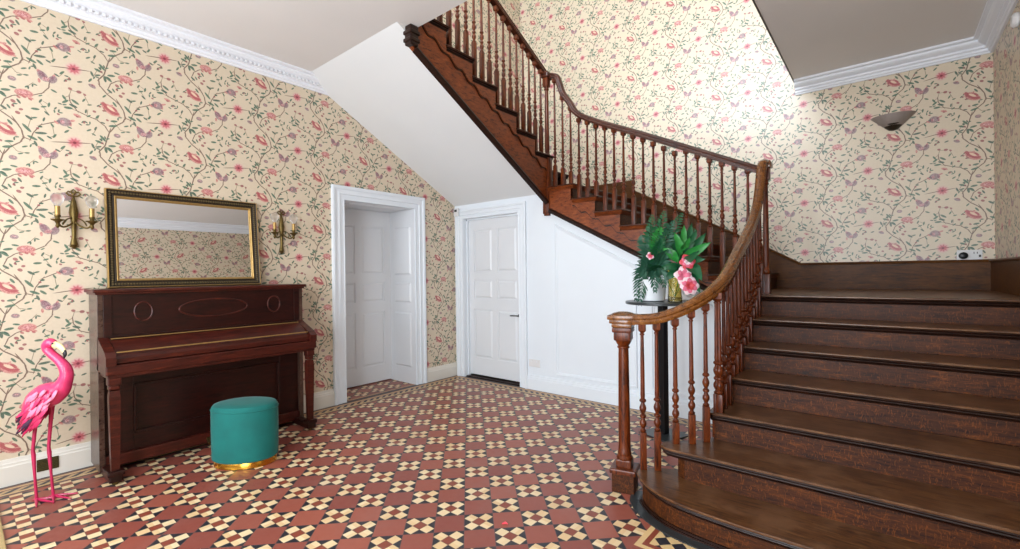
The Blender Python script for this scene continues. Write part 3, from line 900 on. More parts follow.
# skirting of the landing
MB().box(-0.70, XD, YC-.030, YC, LZ, LZ+.25).build('skirting', M['skirt_oak'], ST)
MB().sweep([(-0.70, YC, LZ+.25), (XD, YC, LZ+.25)], [(0, -.012), (.042, -.012), (.046, 0), (.036, .010), (0, .014)]).build('skirting_cap', M['skirt_oak'], ST)
MB().box(XD-.03, XD, 3.985, YC-.03, LZ, LZ+.25).build('skirting', M['skirt_oak'], ST)
MB().sweep([(XD, YC-.03, LZ+.25), (XD, 3.985, LZ+.25)], [(0, -.012), (.042, -.012), (.046, 0), (.036, .010), (0, .014)]).build('skirting_cap', M['skirt_oak'], ST)
MB().prism([(3.985, LZ-.2), (3.985, LZ+.25), (2.0, LZ+.25-.56*1.985), (2.0, 0), (2.3, 0)], XD-.03, XD, 'X').build('wall_string', M['skirt_oak'], ST)

# flight 3 (rises towards the viewer along the left wall)
X3 = -2.87
def Y3(n): return 4.872 - .312*n
def Z3(n): return QZ if n == 0 else 2.291 + n*.160
def str3(y): return 2.069 + .562*(4.17-y)
for n in range(1, 10):
    y = Y3(n)
    p = ccw([(XA, y), (XA, y-.35), (X3+.03, y-.35), (X3+.03, y)])
    if n == 9: break
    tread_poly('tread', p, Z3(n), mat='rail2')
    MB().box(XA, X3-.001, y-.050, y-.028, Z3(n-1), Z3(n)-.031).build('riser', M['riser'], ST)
poly = [(4.12, str3(4.12)), (4.12, Z3(1)-.031)]
for n in range(2, 9):
    poly += [(Y3(n)-.03, Z3(n-1)-.031), (Y3(n)-.03, Z3(n)-.031)]
poly = [(y, z) for y, z in poly if z <= 3.50]
poly += [(2.31, 3.50), (2.31, str3(2.31))]
MB().prism(poly, X3-.04, X3, 'X').build('string_board', M['string'], ST)
bead((X3, 4.12, str3(4.12)), (X3, 2.33, str3(2.33)), (1, 0, 0), .03, .04).build('string_mould', M['dark_oak'], ST)
# scrolled dark end block where the string dies into the ceiling
MB().box(X3-.045, X3+.032, 2.27, 2.35, 3.115, 3.27, .01).box(X3-.055, X3+.042, 2.262, 2.358, 3.14, 3.17, .008).box(X3-.055, X3+.042, 2.262, 2.358, 3.20, 3.23, .008).build('string_end', M['dark_oak'], ST)
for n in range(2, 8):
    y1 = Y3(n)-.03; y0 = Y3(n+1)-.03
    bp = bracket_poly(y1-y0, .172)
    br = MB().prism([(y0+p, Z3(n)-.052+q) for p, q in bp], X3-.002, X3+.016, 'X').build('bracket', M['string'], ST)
    MB().prism([(y0+p, Z3(n)-.052+q-(.011 if q < 0 else 0)) for p, q in bp], X3-.002, X3+.009, 'X').build('bracket_shadow_edge', M['dark_oak'], br)  # dark strip again paints in the scallops' shadow line and stained edge
# trimmer face of the upper floor
MB().box(X3+.05, -0.728, 2.35, 2.365, CZ+.02, UZ+.02).build('trimmer_board', M['dark_oak'], ST)
# wall string of flight 3 (left wall, above the soffit)
MB().prism([(4.17, 2.30), (4.17, 2.60), (2.2, 3.62), (2.2, 3.3)], XA, XA+.03, 'X').build('wall_string', M['skirt_oak'], ST)
MB().box(XA, XA+.03, 4.17, YC, QZ, QZ+.25).build('skirting', M['skirt_oak'], ST)
MB().box(XA, -2.55, YC-.03, YC, QZ-.18, QZ+.25).build('skirting', M['skirt_oak'], ST)

# handrails
RP = [(-.030, -.012), (-.034, .004), (-.030, .016), (-.034, .024), (-.030, .036), (-.016, .046), (0, .049), (.016, .046), (.030, .036), (.034, .024), (.030, .016), (.034, .004), (.030, -.012)]
RH_ = .049
rail1 = smooth_path([(-1.235, 2.555, 1.020), (-1.14, 2.565, 1.021), (-1.04, 2.605, 1.030), (-0.945, 2.66, 1.065), (-0.865, 2.735, 1.115), (-0.80, 2.86, 1.185), (-0.772, 3.02, 1.265), (-0.77, 3.25, 1.382), (-0.77, 3.55, 1.535), (-0.77, 3.80, 1.685), (-0.768, 3.93, 1.80), (-0.766, 4.01, 1.93), (-0.764, 4.06, 2.06), (-0.762, 4.12, 2.150), (-0.760, 4.21, 2.172)], 5)
MB().sweep(rail1, RP).build('handrail', M['rail'], ST)
def rail2z(x): return 2.187 - RH_ - .492*(x+.842)
rail2 = smooth_path([(-0.80, 4.20, rail2z(-.80)), (-1.2, 4.20, rail2z(-1.2)), (-1.8, 4.20, rail2z(-1.8)), (-2.3, 4.20, rail2z(-2.3)-.008), (-2.52, 4.20, rail2z(-2.52)+.015), (-2.62, 4.20, 3.125), (-2.70, 4.20, 3.24), (-2.745, 4.20, 3.36), (-2.78, 4.20, 3.44), (-2.87, 4.20, 3.475)], 5)
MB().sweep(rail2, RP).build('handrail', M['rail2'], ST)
def rail3z(y): return 3.484 + .504*(4.2255-y)
RX3 = X3-.04
rail3 = [(RX3, 4.22, rail3z(4.22)), (RX3, 3.2, rail3z(3.2)), (RX3, 2.40, rail3z(2.40))]
MB().sweep(rail3, RP).build('handrail', M['rail2'], ST)

# balusters
def baluster_mesh(zb, zt, zturn, sc=1.0, w=.0185):
    """square foot zb..zturn, turned vase zturn.., tapering shaft, square top block at zt"""
    m = MB()
    L = zt - zb
    m.box(-w, w, -w, w, 0, zturn-zb, .003)
    t0 = zturn - zb
    T = .215*sc
    top = L - .045
    pr = [(.012, 0), (.016, .004), (.017, .010), (.011, .016), (.009, .022), (.012, .030), (.0175, .042), (.0185, .052), (.0165, .062), (.011, .072), (.009, .080), (.0155, .086), (.0165, .092),
          (.0155, .098), (.009, .104), (.0095, .112), (.014, .120), (.0175, .132), (.018, .142), (.0155, .152), (.0105, .164), (.009, .172), (.016, .178), (.018, .184), (.016, .190), (.0105, .196), (.012, .215)]
    pr = [(r*1.12, t0 + z*T/.215) for r, z in pr]
    pr += [(.0125, t0+T+.02), (.0115, (t0+T+top)/2), (.0095, top-.03), (.0095, top-.020), (.0135, top-.016), (.0135, top-.010), (.0095, top-.006), (.010, top)]
    m.lathe(pr, 12)
    # square cap with a chamfered underside
    a = .009
    vs = []
    for (h, k) in [(top-.004, a), (top+.010, w+.002), (L, w+.002)]:
        vs += [(-k, -k, h), (k, -k, h), (k, k, h), (-k, k, h)]
    fs = [(3, 2, 1, 0), (8, 9, 10, 11)]
    for r in (0, 4):
        for i in range(4):
            j = (i+1) % 4
            fs.append((r+i, r+j, r+4+j, r+4+i))
    m.add(vs, fs)
    return m
def put_baluster(x, y, zb, zt, zturn, rot=0, sc=1.0):
    m = baluster_mesh(zb, zt, zturn, sc)
    return put(m, Matrix.Translation((x, y, zb)) @ Matrix.Rotation(rot, 4, 'Z')).build('baluster', M['baluster'], ST)
def rail1_at(x, y):
    return min(rail1, key=lambda p: (p.x-x)**2 + (p.y-y)**2).z - .012
def near_z(path, key):
    best = None
    for a, b in zip(path, path[1:]):
        pass
# lower flight
B1 = [(-1.115, 2.565, 1), (-1.045, 2.605, 1), (-0.955, 2.655, 2), (-0.882, 2.712, 2), (-0.825, 2.79, 2), (-0.790, 2.885, 2.5)]
for x, y, k in B1:
    zb = (2 if k == 2.5 else k)*R1
    zt = rail1_at(x, y)
    put_baluster(x, y, zb, zt, zt - .60 - (0 if k > 1 else .03), .5 if k < 2.5 else .1)
for k in range(3, 8):
    nb = 3 if k < 7 else 1
    for i in range(nb):
        y = Y1[k] + .045 + i*.096
        zt = rail1_at(-.77, y)
        if y > 3.9:
            zt = rail1_at(-.77, y)
        put_baluster(-.772, y, k*R1, zt, min(zt - .60, k*R1+.34))
# flight 2: twenty, evenly spaced
for i in range(20):
    x = -2.80 + i*.1005
    k = max(j for j in range(1, 8) if x <= X2[j] + .001) if x <= X2[1] else 0
    zb = Z2(k)
    zt = min(rail2, key=lambda p: abs(p.x-x)).z - .012
    lin_t = rail2z(x) - .012
    put_baluster(x, 4.20, zb, zt, max(lin_t - .60, zb+.06))
# flight 3, three to a tread
for n in range(2, 9):
    for i in range(3):
        y = Y3(n) - .050 - .104*i
        if y > 4.11 or y < 2.42: continue
        zt = rail3z(y) - .014
        put_baluster(RX3, y, Z3(n), zt, max(zt - .62, Z3(n)+.05))

# newels
def newel_shaft(m, x, y, z0, z1, r, n=14):
    L = z1-z0
    pr = [(r*1.15, 0), (r*1.45, .012), (r*1.5, .03), (r*1.2, .045), (r*1.0, .055), (r*1.08, .075), (r*1.12, .12), (r*.98, L*.5), (r*.85, L-.06), (r*.82, L-.05), (r*1.2, L-.042), (r*1.25, L-.034), (r*.9, L-.026), (r*1.3, L-.004), (r*1.3, L)]
    m.lathe([(a, z0+b) for a, b in pr], n, Matrix.Translation((x, y, 0)))
# foot newel
NX, NY = -1.243, 2.585
N0 = MB()
Rz = Matrix.Translation((NX, NY, 0)) @ Matrix.Rotation(math.radians(14), 4, 'Z')
N0.box(-.078, .078, -.078, .078, .112, .142, .008, Rz)
N0.box(-.045, .045, -.045, .045, .140, .190, .008, Rz)
nw = N0.build('newel_post', M['baluster'], ST)
MB().box(-.066, .066, -.066, .066, 0, .1125, .004, Rz).build('plinth', M['riser'], nw)
n2 = MB(); n2.lathe([(.048, .186), (.050, .198), (.040, .212), (.042, .224), (.037, .236), (.036, .30), (.034, .55), (.031, .82), (.030, .855), (.037, .860), (.037, .868), (.031, .872), (.040, .885), (.050, .905)], 20, Matrix.Translation((NX, NY, 0)))
n2.box(-.050, .050, -.050, .050, .905, .975, .010, Rz)
n2.box(-.058, .058, -.058, .058, .955, .985, .008, Rz)
n2.build('newel_shaft', M['baluster'], nw)
cp = MB().box(-.060, .060, -.060, .060, .985, 1.012, .008, Rz).box(-.072, .072, -.072, .072, 1.010, 1.034, .008, Rz).box(-.082, .082, -.082, .082, 1.032, 1.062, .011, Rz)
cp.lathe([(.078, 1.060), (.06, 1.070), (.03, 1.078), (.0, 1.080)], 16, Matrix.Translation((NX, NY, 0)))
cp.build('newel_cap', M['rail'], nw)
# landing newel (twin slim turned shafts)
nm_ = MB()
nm_.box(-.790, -.732, 4.175, 4.233, LZ-.12, LZ+.16, .006)
newel_shaft(nm_, -.761, 4.204, LZ+.16, 2.06, .021)
nm_.box(-.794, -.728, 4.171, 4.237, 2.05, 2.15, .006)
nw1 = nm_.build('newel_post', M['baluster'], ST)
MB().box(-.812, -.712, 4.155, 4.255, 2.145, 2.195, .014).lathe([(.045, 2.195), (.04, 2.205), (.02, 2.214), (0, 2.216)], 14, Matrix.Translation((-.762, 4.205, 0))).build('newel_cap', M['rail'], nw1)
# upper newel
n3 = MB()
ux, uy = -2.880, 4.165
n3.box(ux-.040, ux+.040, uy-.040, uy+.040, 1.965, 2.58, .006)
n3.box(ux-.032, ux+.032, uy-.032, uy+.032, 1.945, 1.97, .006)
newel_shaft(n3, ux, uy, 2.58, 3.37, .024)
n3.box(ux-.033, ux+.033, uy-.033, uy+.033, 3.36, 3.46, .006)
nw2 = n3.build('newel_post', M['baluster'], ST)
MB().box(ux-.045, ux+.045, uy-.045, uy+.09, 3.455, 3.52, .016).build('newel_cap', M['rail2'], nw2)

# ------------------------------------------------------------------ piano
py0, py1 = 0.60, 1.975
PN = thing('upright_piano', 'dark mahogany upright piano with oval mouldings below the gilt mirror', 'piano', (-4.1, (py0+py1)/2, 0))
xb, xf, xk = -4.325, -4.03, -3.80
m = MB().box(xb, xf, py0, py0+.03, 0.03, 1.215, .003).box(xb, xf, py1-.03, py1, 0.03, 1.215, .003)
m.box(xb, xb+.02, py0+.03, py1-.03, .03, 1.215).box(xb+.02, xf-.08, py0+.03, py1-.03, .09, .13)
m.build('case', M['piano_side'], PN)
m = MB().box(xb, xf+.028, py0-.025, py1+.025, 1.222, 1.246, .007).box(xb, xf+.014, py0-.012, py1+.012, 1.208, 1.224, .004)
m.build('lid', M['piano_edge'], PN)
m = MB().box(xf-.03, xf-.006, py0+.03, py1-.03, .90, 1.212, .002)
m.box(xf-.012, xf+.004, py0+.03, py0+.075, .90, 1.212, .002).box(xf-.012, xf+.004, py1-.075, py1-.03, .90, 1.212, .002)
m.box(xf-.012, xf+.006, py0+.03, py1-.03, .905, .93, .004)
up = m.build('upper_panel', M['piano'], PN)
def ring(yc, zc, ry, rz, r=.008):
    pts = [(xf-.004, yc+ry*math.cos(a), zc+rz*math.sin(a)) for a in [2*PI*k/48 for k in range(49)]]
    return MB().tube(pts, r, 8, cap=False)
ym = (py0+py1)/2
ring(ym, 1.085, .232, .066, .006).build('oval_moulding', M['piano_edge'], up)
ring(py0+.245, 1.085, .050, .066, .006).build('oval_moulding', M['piano_edge'], up)
ring(py1-.245, 1.085, .050, .066, .006).build('oval_moulding', M['piano_edge'], up)
# sloping, slightly curved fall over the keys
fp = [(xf-.01, .905), (xf+.015, .915), (xf+.06, .905), (xf+.13, .868), (xf+.20, .825), (xf+.212, .800), (xf+.212, .77), (xf-.01, .77)]
MB().prism([(a, b) for a, b in fp], py0+.055, py1-.055, 'Y').build('fallboard', M['piano_edge'], PN)
MB().box(xf+.205, xf+.218, py0+.06, py1-.06, .838, .846, .002).box(xf+.03, xf+.05, py0+.06, py1-.06, .912, .918, .002).build('fall_beading', M['gilt'], PN)
m = MB().box(xf-.05, xk+.012, py0, py1, .700, .765, .008).box(xf-.05, xk+.0, py0+.01, py1-.01, .680, .702, .004)
m.build('key_bed', M['piano_edge'], PN)
for a, b in ((py0, py0+.052), (py1-.052, py1)):
    pl = [(xf-.02, .76), (xk+.018, .76), (xk+.018, .815), (xk-.02, .845), (xf+.05, .905), (xf-.02, .935)]
    MB().prism(pl, a, b, 'Y').build('cheek', M['piano_edge'], PN)
m = MB().box(xf-.07, xf-.055, py0+.03, py1-.03, .12, .685)
fy0, fy1 = py0+.03, py1-.03
m.box(xf-.056, xf-.042, fy0, fy0+.16, .12, .685, .002).box(xf-.056, xf-.042, fy1-.16, fy1, .12, .685, .002)
m.box(xf-.056, xf-.042, fy0+.16, fy1-.16, .12, .235, .002).box(xf-.056, xf-.042, fy0+.16, fy1-.16, .585, .685, .002)
for a, b, c, d in ((fy0+.16, fy0+.178, .235, .585), (fy1-.178, fy1-.16, .235, .585), (fy0+.16, fy1-.16, .235, .253), (fy0+.16, fy1-.16, .567, .585)):
    m.box(xf-.056, xf-.034, a, b, c, d, .005)
m.build('lower_panel', M['piano'], PN)
MB().box(xf-.07, xf-.01, py0+.03, py1-.03, .045, .122, .006).build('bottom_rail', M['piano_edge'], PN)
for yc in (py0+.045, py1-.045):
    g = MB()
    g.box(xk-.060, xk-.002, yc-.034, yc+.034, .635, .682, .006).box(xk-.055, xk-.007, yc-.030, yc+.030, .605, .637, .01)
    vs = []
    for h, k in ((.085, .021), (.56, .029), (.60, .024)):
        vs += [(xk-.031-k, yc-k, h), (xk-.031+k, yc-k, h), (xk-.031+k, yc+k, h), (xk-.031-k, yc+k, h)]
    fs = [(3, 2, 1, 0), (8, 9, 10, 11)]
    for r in (0, 4):
        for i in range(4):
            j = (i+1) % 4; fs.append((r+i, r+j, r+4+j, r+4+i))
    g.add(vs, fs)
    lg = g.build('leg', M['piano_edge'], PN)
    f = MB().box(xf-.06, xk+.004, yc-.036, yc+.036, .018, .070, .010).box(xk-.068, xk+.012, yc-.044, yc+.044, .058, .092, .010)
    f.build('foot', M['piano'], lg)
    for cx_ in (xk-.03, xb+.06):
        MB().lathe([(.016, 0), (.018, .01), (.016, .032)], 10, Matrix.Translation((cx_, yc, 0))).build('castor', M['brass'], PN)
for dy in (-.055, .055):
    pts = [(xf-.04, ym+dy, .085), (xf+.02, ym+dy, .075), (xf+.06, ym+dy, .060)]
    MB().tube(pts, [.009, .012, .016], 10, flat=1.5).build('pedal', M['brass'], PN)

# mirror leaning on the wall
MR = thing('wall_mirror', 'wide mirror in a carved dark and gilt frame resting on the piano lid', 'mirror', (-4.24, 1.195, 1.247))
tilt = math.radians(5.6)
Lm = Matrix.Translation((-4.287, 1.207, 1.2475)) @ Matrix.Rotation(-tilt, 4, 'Y')
W2, HH = .512, .722
def frame_ring(prof):
    """prof: (inset from outer edge, protrusion toward the room)"""
    m = MB(); n = len(prof); vs = []
    for sy, sz in ((-1, 0), (1, 0), (1, 1), (-1, 1)):
        for k, d in prof:
            y = sy*(W2-k); z = k if sz == 0 else HH-k
            vs.append((d, y, z))
    fs = []
    for c in range(4):
        c2 = (c+1) % 4
        for i in range(n):
            j = (i+1) % n
            fs.append((c*n+i, c*n+j, c2*n+j, c2*n+i))
    m.add(vs, fs, False, Lm); return m
fr = frame_ring([(0, 0), (0, .028), (.006, .034), (.012, .030), (.040, .020), (.052, .022), (.052, 0)])
# carved knobs round the frame
def carve():
    m = MB()
    def k_(y, z):
        m.lathe([(.0, .0), (.007, .003), (.0085, .007), (.005, .011), (0, .012)], 6, Lm @ Matrix.Translation((.022, y, z)) @ Matrix.Rotation(PI/2, 4, 'Y'), smooth=True, cap=False)
    n = 56
    for i in range(n+1):
        y = -W2+.026 + (2*W2-.052)*i/n
        k_(y, .026); k_(y, HH-.026)
    n = 38
    for i in range(1, n):
        z = .026 + (HH-.052)*i/n
        k_(-W2+.026, z); k_(W2-.026, z)
    return m
fo = fr.build('frame', M['frame_dark'], MR)
carve().build('carved_border', M['knob_gilt'], fo)
frame_ring([(.0505, .004), (.0505, .026), (.055, .027), (.058, .018), (.064, .016), (.067, .012), (.067, .004)]).build('gilt_slip', M['gilt'], fo)
frame_ring([(-.002, .004), (-.002, .012), (.0, .031), (.004, .037), (.007, .036), (.007, .004)]).build('gilt_edge', M['gilt'], fo)
MB().add([(.010, -W2+.06, .06), (.010, W2-.06, .06), (.010, W2-.06, HH-.06), (.010, -W2+.06, HH-.06), (.004, -W2+.06, .06), (.004, W2-.06, .06), (.004, W2-.06, HH-.06), (.004, -W2+.06, HH-.06)],
         [(0, 1, 2, 3), (7, 6, 5, 4), (0, 4, 5, 1), (1, 5, 6, 2), (2, 6, 7, 3), (3, 7, 4, 0)], False, Lm).build('mirror_glass', M['mirror'], MR)

# wall sconces
def sconce(yc, label):
    T = thing('wall_sconce', label, 'wall light', (XA, yc, 1.52), 'pair of brass wall lights beside the mirror')
    z0 = 1.525
    m = MB()
    Mx = Matrix.Translation((XA, yc, 0))
    # quiver-shaped back plate with bow and finial
    pts = [(.012, 0, z0), (.014, 0, z0+.03), (.016, 0, z0+.08), (.018, 0, z0+.17), (.018, 0, z0+.25), (.016, 0, z0+.33), (.012, 0, z0+.36)]
    m.tube(pts, [.006, .022, .012, .014, .026, .014, .006], 12, M=Mx)
    m.tube([(.012, 0, z0+.012), (.012, 0, z0+.022)], [.020, .026], 10, M=Mx)
    for sy in (-1, 1):
        loop = [(.016, sy*(.004+.026*math.sin(a)*1.0), z0+.372+.020*(1-math.cos(a))*.6+.012*math.sin(a*.5)) for a in [PI*k/8 for k in range(9)]]
        m.tube([(.016, 0, z0+.362), (.016, sy*.022, z0+.368), (.016, sy*.036, z0+.382), (.016, sy*.026, z0+.396), (.016, sy*.008, z0+.388), (.016, 0, z0+.372)], .0055, 8, M=Mx)
    m.tube([(.016, -.008, z0+.388), (.016, -.010, z0+.402), (.016, 0, z0+.410), (.016, .010, z0+.402), (.016, .008, z0+.388)], .005, 8, M=Mx)
    m.build('back_plate', M['brass'], T)
    for sy in (-1, 1):
        a = MB()
        path = smooth_path([(.020, 0, z0+.20), (.040, sy*.02, z0+.165), (.060, sy*.055, z0+.145), (.072, sy*.075, z0+.155), (.075, sy*.086, z0+.185)], 5)
        a.tube(path, .0062, 8, M=Mx)
        a.tube(smooth_path([(.030, sy*.01, z0+.21), (.045, sy*.03, z0+.205), (.055, sy*.05, z0+.185), (.060, sy*.06, z0+.16)], 4), .0045, 6, M=Mx)
        Ma = Mx @ Matrix.Translation((.075, sy*.086, 0))
        a.lathe([(.004, z0+.135), (.012, z0+.150), (.009, z0+.165), (.016, z0+.178), (.034, z0+.190), (.036, z0+.194), (.014, z0+.196), (.012, z0+.205), (.017, z0+.212), (.017, z0+.222), (.012, z0+.226)], 14, Ma)
        arm = a.build('arm', M['brass'], T)
        MB().lathe([(.0145, z0+.222), (.0145, z0+.280), (.010, z0+.284)], 14, Ma).build('candle_tube', M['gilt'], arm)
        MB().lathe([(.010, z0+.282), (.016, z0+.292), (.030, z0+.312), (.035, z0+.334), (.031, z0+.354), (.018, z0+.368), (.0, z0+.373)], 16, Ma, cap=False).build('bulb', M['bulb'], arm)
    return T
sconce(0.532, 'twin-arm brass candle wall light to the left of the mirror, above the flamingo')
sconce(1.940, 'twin-arm brass candle wall light to the right of the mirror, nearer the doors')

# pouf
PO = thing('pouf', 'oval teal velvet pouf with a gold base in front of the piano', 'pouf', (-3.55, 1.32, 0))
Mp = Matrix.Translation((-3.545, 1.312, 0)) @ Matrix.Diagonal((1.04, 1.04, 1.03, 1)) @ Matrix.Rotation(math.radians(40), 4, 'Z')
MB().lathe([(.196, 0), (.20, .003), (.20, .040), (.196, .044)], 48, Mp, 1.0, .74).build('base_band', M['gold'], PO)
MB().lathe([(.200, .042), (.211, .050), (.213, .20), (.213, .375), (.209, .395), (.198, .409), (.17, .416), (.10, .420), (0.0, .421)], 48, Mp, 1.0, .76).build('cushion', M['velvet'], PO)
MB().lathe([(.2125, .376), (.2165, .380), (.2125, .384)], 48, Mp, 1.0, .76, cap=False).build('seam_piping', M['velvet'], PO)

# ------------------------------------------------------------------ flamingo figure
FM = thing('flamingo_figure', 'bright pink painted metal flamingo standing by the left wall', 'flamingo ornament', (-3.90, .33, 0))
FR = Matrix.Translation((-3.895, .335, 0)) @ Matrix.Rotation(math.radians(39.5), 4, 'Z')   # local x = to the right seen from the hall
def fpx(u, v, d=0): return ((u-42)/166.0 - d, d, (501-v)/166.0)
body = smooth_path([fpx(22, 416), fpx(28, 408), fpx(36, 402), fpx(44, 398), fpx(52, 395), fpx(58.5, 391), fpx(63, 384), fpx(65, 377), fpx(63.5, 370), fpx(58, 363), fpx(51, 357), fpx(46.5, 352), fpx(46, 348), fpx(49, 345.5), fpx(53, 347)], 5)
kr = [2, 7, 11, 12.5, 11.5, 8.8, 6.3, 5.3, 5.0, 4.2, 3.9, 4.0, 4.6, 5.0, 4.0]
def interp(arr, n):
    out = []
    for i in range(len(arr)-1):
        for k in range(n): out.append(arr[i]+(arr[i+1]-arr[i])*k/n)
    return out + [arr[-1]]
bd = MB().tube(body, [r/166 for r in interp(kr, 5)], 18, flat=interp([.7, .7, .72, .74, .76, .85, .95, 1, 1, 1, 1, .95, .9, .85, .85], 5), M=FR)
bo = bd.build('body', M['pinkf'], FM)
bk = smooth_path([fpx(52, 346.5), fpx(57, 348), fpx(61, 351), fpx(63, 355)], 4)
MB().tube(bk, [r/166 for r in interp([3.6, 3.0, 2.5, 1.9], 4)], 10, flat=.75, M=FR).build('beak', M['beak'], bo)
MB().tube(smooth_path([fpx(62.6, 353), fpx(63.5, 357), fpx(62.5, 361)], 4), [r/166 for r in interp([2.0, 1.9, .4], 4)], 10, flat=.75, M=FR).build('beak_tip', M['blackf'], bo)
for d in (-1, 1):
    MB().lathe([(0, 0), (.006, .001), (.005, .004), (0, .005)], 10, FR @ Matrix.Translation(fpx(51.5, 345.5, d*.0215)) @ Matrix.Rotation(d*-PI/2, 4, 'X'), cap=False).build('eye', M['blackf'], bo)
def feather(m, p, ang, L, w, side, lift):
    """pointed leaf-shaped feather lying on the body"""
    vs = []; n = 6
    ca, sa = math.cos(ang), math.sin(ang)
    for i in range(n+1):
        s_ = i/n
        ww = w*math.sin(PI*min(1, .12+.88*s_))**.7*(1-s_*.15) if i < n else .0005
        cx = p[0] - ca*L*s_; cz = p[2] - sa*L*s_
        y = p[1] + side*(lift*math.sin(s_*PI*.6))
        vs += [(cx - sa*ww, y, cz + ca*ww), (cx, y+side*.003, cz), (cx + sa*ww, y, cz - ca*ww)]
    fs = []
    for i in range(n):
        for k in (0, 1):
            fs.append((i*3+k, i*3+k+1, i*3+4+k, i*3+3+k))
    b = len(vs)
    vs2 = [(x, y-side*.002, z) for x, y, z in vs]
    fs2 = [tuple(b+i for i in f[::-1]) for f in fs]
    m.add(vs+vs2, fs+fs2, True, FR)
random.seed(3)
for side in (-1, 1):
    layers = [('pinkl', 26, 0, 9), ('pinkf', 34, 5, 11), ('pinkd', 26, 10, 13), ('purplef', 14, 15, 13)]
    wing = None
    for mat, cnt, sh, L in layers:
        m = MB()
        for i in range(cnt):
            s_ = random.random()
            if mat == 'pinkl': u, v = 53-24*s_+random.uniform(-3, 3), 386+16*random.random()+s_*8
            elif mat == 'pinkf': u, v = 51-24*s_, 390+20*random.random()+s_*6
            elif mat == 'pinkd': u, v = 44-18*s_, 402+16*random.random()+s_*4
            else: u, v = 34-10*s_, 404+20*random.random()
            half = .085 if u > 25 else .055
            feather(m, fpx(u, v, side*(.048+.020*random.random()) if u > 28 else side*(.012+.03*random.random())), math.radians(random.uniform(35, 72)), random.uniform(.65, 1.1)*L/125, .011, side, .012)
        w_ = m.build('wing' if wing is None else 'feathers', M[mat], bo if wing is None else bo)
        if wing is None: wing = w_
tl = MB()
for i in range(16):
    a = math.radians(48+38*i/15)
    feather(tl, fpx(28+random.uniform(-3, 6), 408+random.uniform(-2, 5), random.uniform(-.02, .02)), a, random.uniform(.10, .16), .012, 1, .005)
tl.build('tail', M['pinkd'], bo)
for (u0, u1, u2, dy, vb) in ((33, 30.5, 33.5, -.022, 501), (48, 46, 50, .022, 494)):
    yy = (501-vb)/166*0
    off = Vector((0, dy, 0))
    pts = [fpx(u0+2, 405, dy*.6), fpx(u0+.5, 424, dy), fpx(u1, 450, dy), fpx(u1+.6, 455, dy), fpx((u1+u2)/2, 475, dy), fpx(u2, 499, dy)]
    if vb != 501:
        pass
    lg = MB().tube(pts, [.016, .010, .0085, .011, .007, .008], 10, M=FR).build('leg', M['pinkd'], FM)
    ft = MB()
    bx = pts[-1]
    for an, L in ((-8, .125), (28, .11), (-45, .10), (160, .045)):
        a = math.radians(an)
        ft.tube([(bx[0], bx[1], .014), (bx[0]+L*.5*math.cos(a), bx[1]+L*.5*math.sin(a), .010), (bx[0]+L*math.cos(a), bx[1]+L*math.sin(a), .004)], [.009, .007, .003], 8, M=FR)
    ft.build('foot', M['pinkd'], lg)

# ------------------------------------------------------------------ pedestal table and flowers
TX, TY, TZ = -1.405, 3.64, 1.080
TB = thing('pedestal_table', 'tall black pedestal table with a round grey top beside the stair foot', 'table', (TX, TY, 0))
Rt = Matrix.Translation((TX, TY, 0)) @ Matrix.Rotation(math.radians(-20), 4, 'Z')
MB().box(-.14, .14, -.14, .14, 0, .012, .003, Rt).build('base_plate', M['slate'], TB)
MB().box(-.028, .028, -.028, .028, .012, TZ-.02, .003, Rt).build('column', M['black'], TB)
MB().lathe([(.285, TZ-.022), (.292, TZ-.018), (.292, TZ-.004), (.288, TZ)], 48, Matrix.Translation((TX, TY, 0))).build('table_top', M['slate'], TB)
VX, VY = TX+.075, TY-.03
pp = Vector((-1.475, 3.60, TZ))
pot = MB().lathe([(.085, TZ+.0005), (.100, TZ+.008), (.112, TZ+.17), (.115, TZ+.175), (.109, TZ+.178), (.105, TZ+.170), (.02, TZ+.165), (0, TZ+.165)], 36, Matrix.Translation((pp.x, pp.y, 0))).build('planter', M['ceramic'])
tag(pot, 'white ceramic pot holding the palm fronds on the round table', 'plant pot')
vp = Vector((-1.285, 3.585, TZ))
vas = MB().lathe([(.050, TZ+.0005), (.056, TZ+.006), (.050, TZ+.07), (.047, TZ+.14), (.052, TZ+.21), (.056, TZ+.25), (.053, TZ+.25), (.048, TZ+.20), (.043, TZ+.14), (.046, TZ+.06), (.045, TZ+.01), (0, TZ+.009)], 32, Matrix.Translation((vp.x, vp.y, 0)), cap=False).build('vase', M['amber'])
tag(vas, 'gold tinted glass vase holding the pink flowers', 'vase')

def frond(m, p0, p1, sag, n=22, L=.10, w=.0085, side=Vector((0, 1, 0))):
    p0 = Vector(p0); p1 = Vector(p1)
    mid = (p0+p1)/2 + Vector((0, 0, sag))
    pts = [p0*(1-t)**2 + mid*2*t*(1-t) + p1*t*t for t in [i/n for i in range(n+1)]]
    m.tube(pts, [.004*(1-.7*i/n) for i in range(n+1)], 6)
    for i in range(2, n+1):
        t = (pts[i]-pts[i-1]).normalized()
        sd = t.cross(Vector((-.64, .77, 0))).normalized()
        for sg in (-1, 1):
            ll = L*math.sin(PI*min(1, (i/n)*.75+.18))
            d = (sd*sg*.8 + t*.75 + Vector((random.uniform(-.1, .1), random.uniform(-.35, .35), random.uniform(-.25, .05)))).normalized()
            a = pts[i]; b = a + d*ll*.5; c = a + d*ll + Vector((0, 0, -.012))
            up = d.cross(Vector((-.6, .75, .1))).normalized()*w
            m.add([a, b+up, c, b-up, b+Vector((-.001, .0015, 0))], [(0, 3, 4), (0, 4, 1), (1, 4, 2), (3, 2, 4)], False)
PL = thing('potted_palm', 'dark green feathery palm fronds arching from the white pot', 'plant', (pp.x, pp.y, TZ+.165))
c0 = (pp.x, pp.y, TZ+.16)
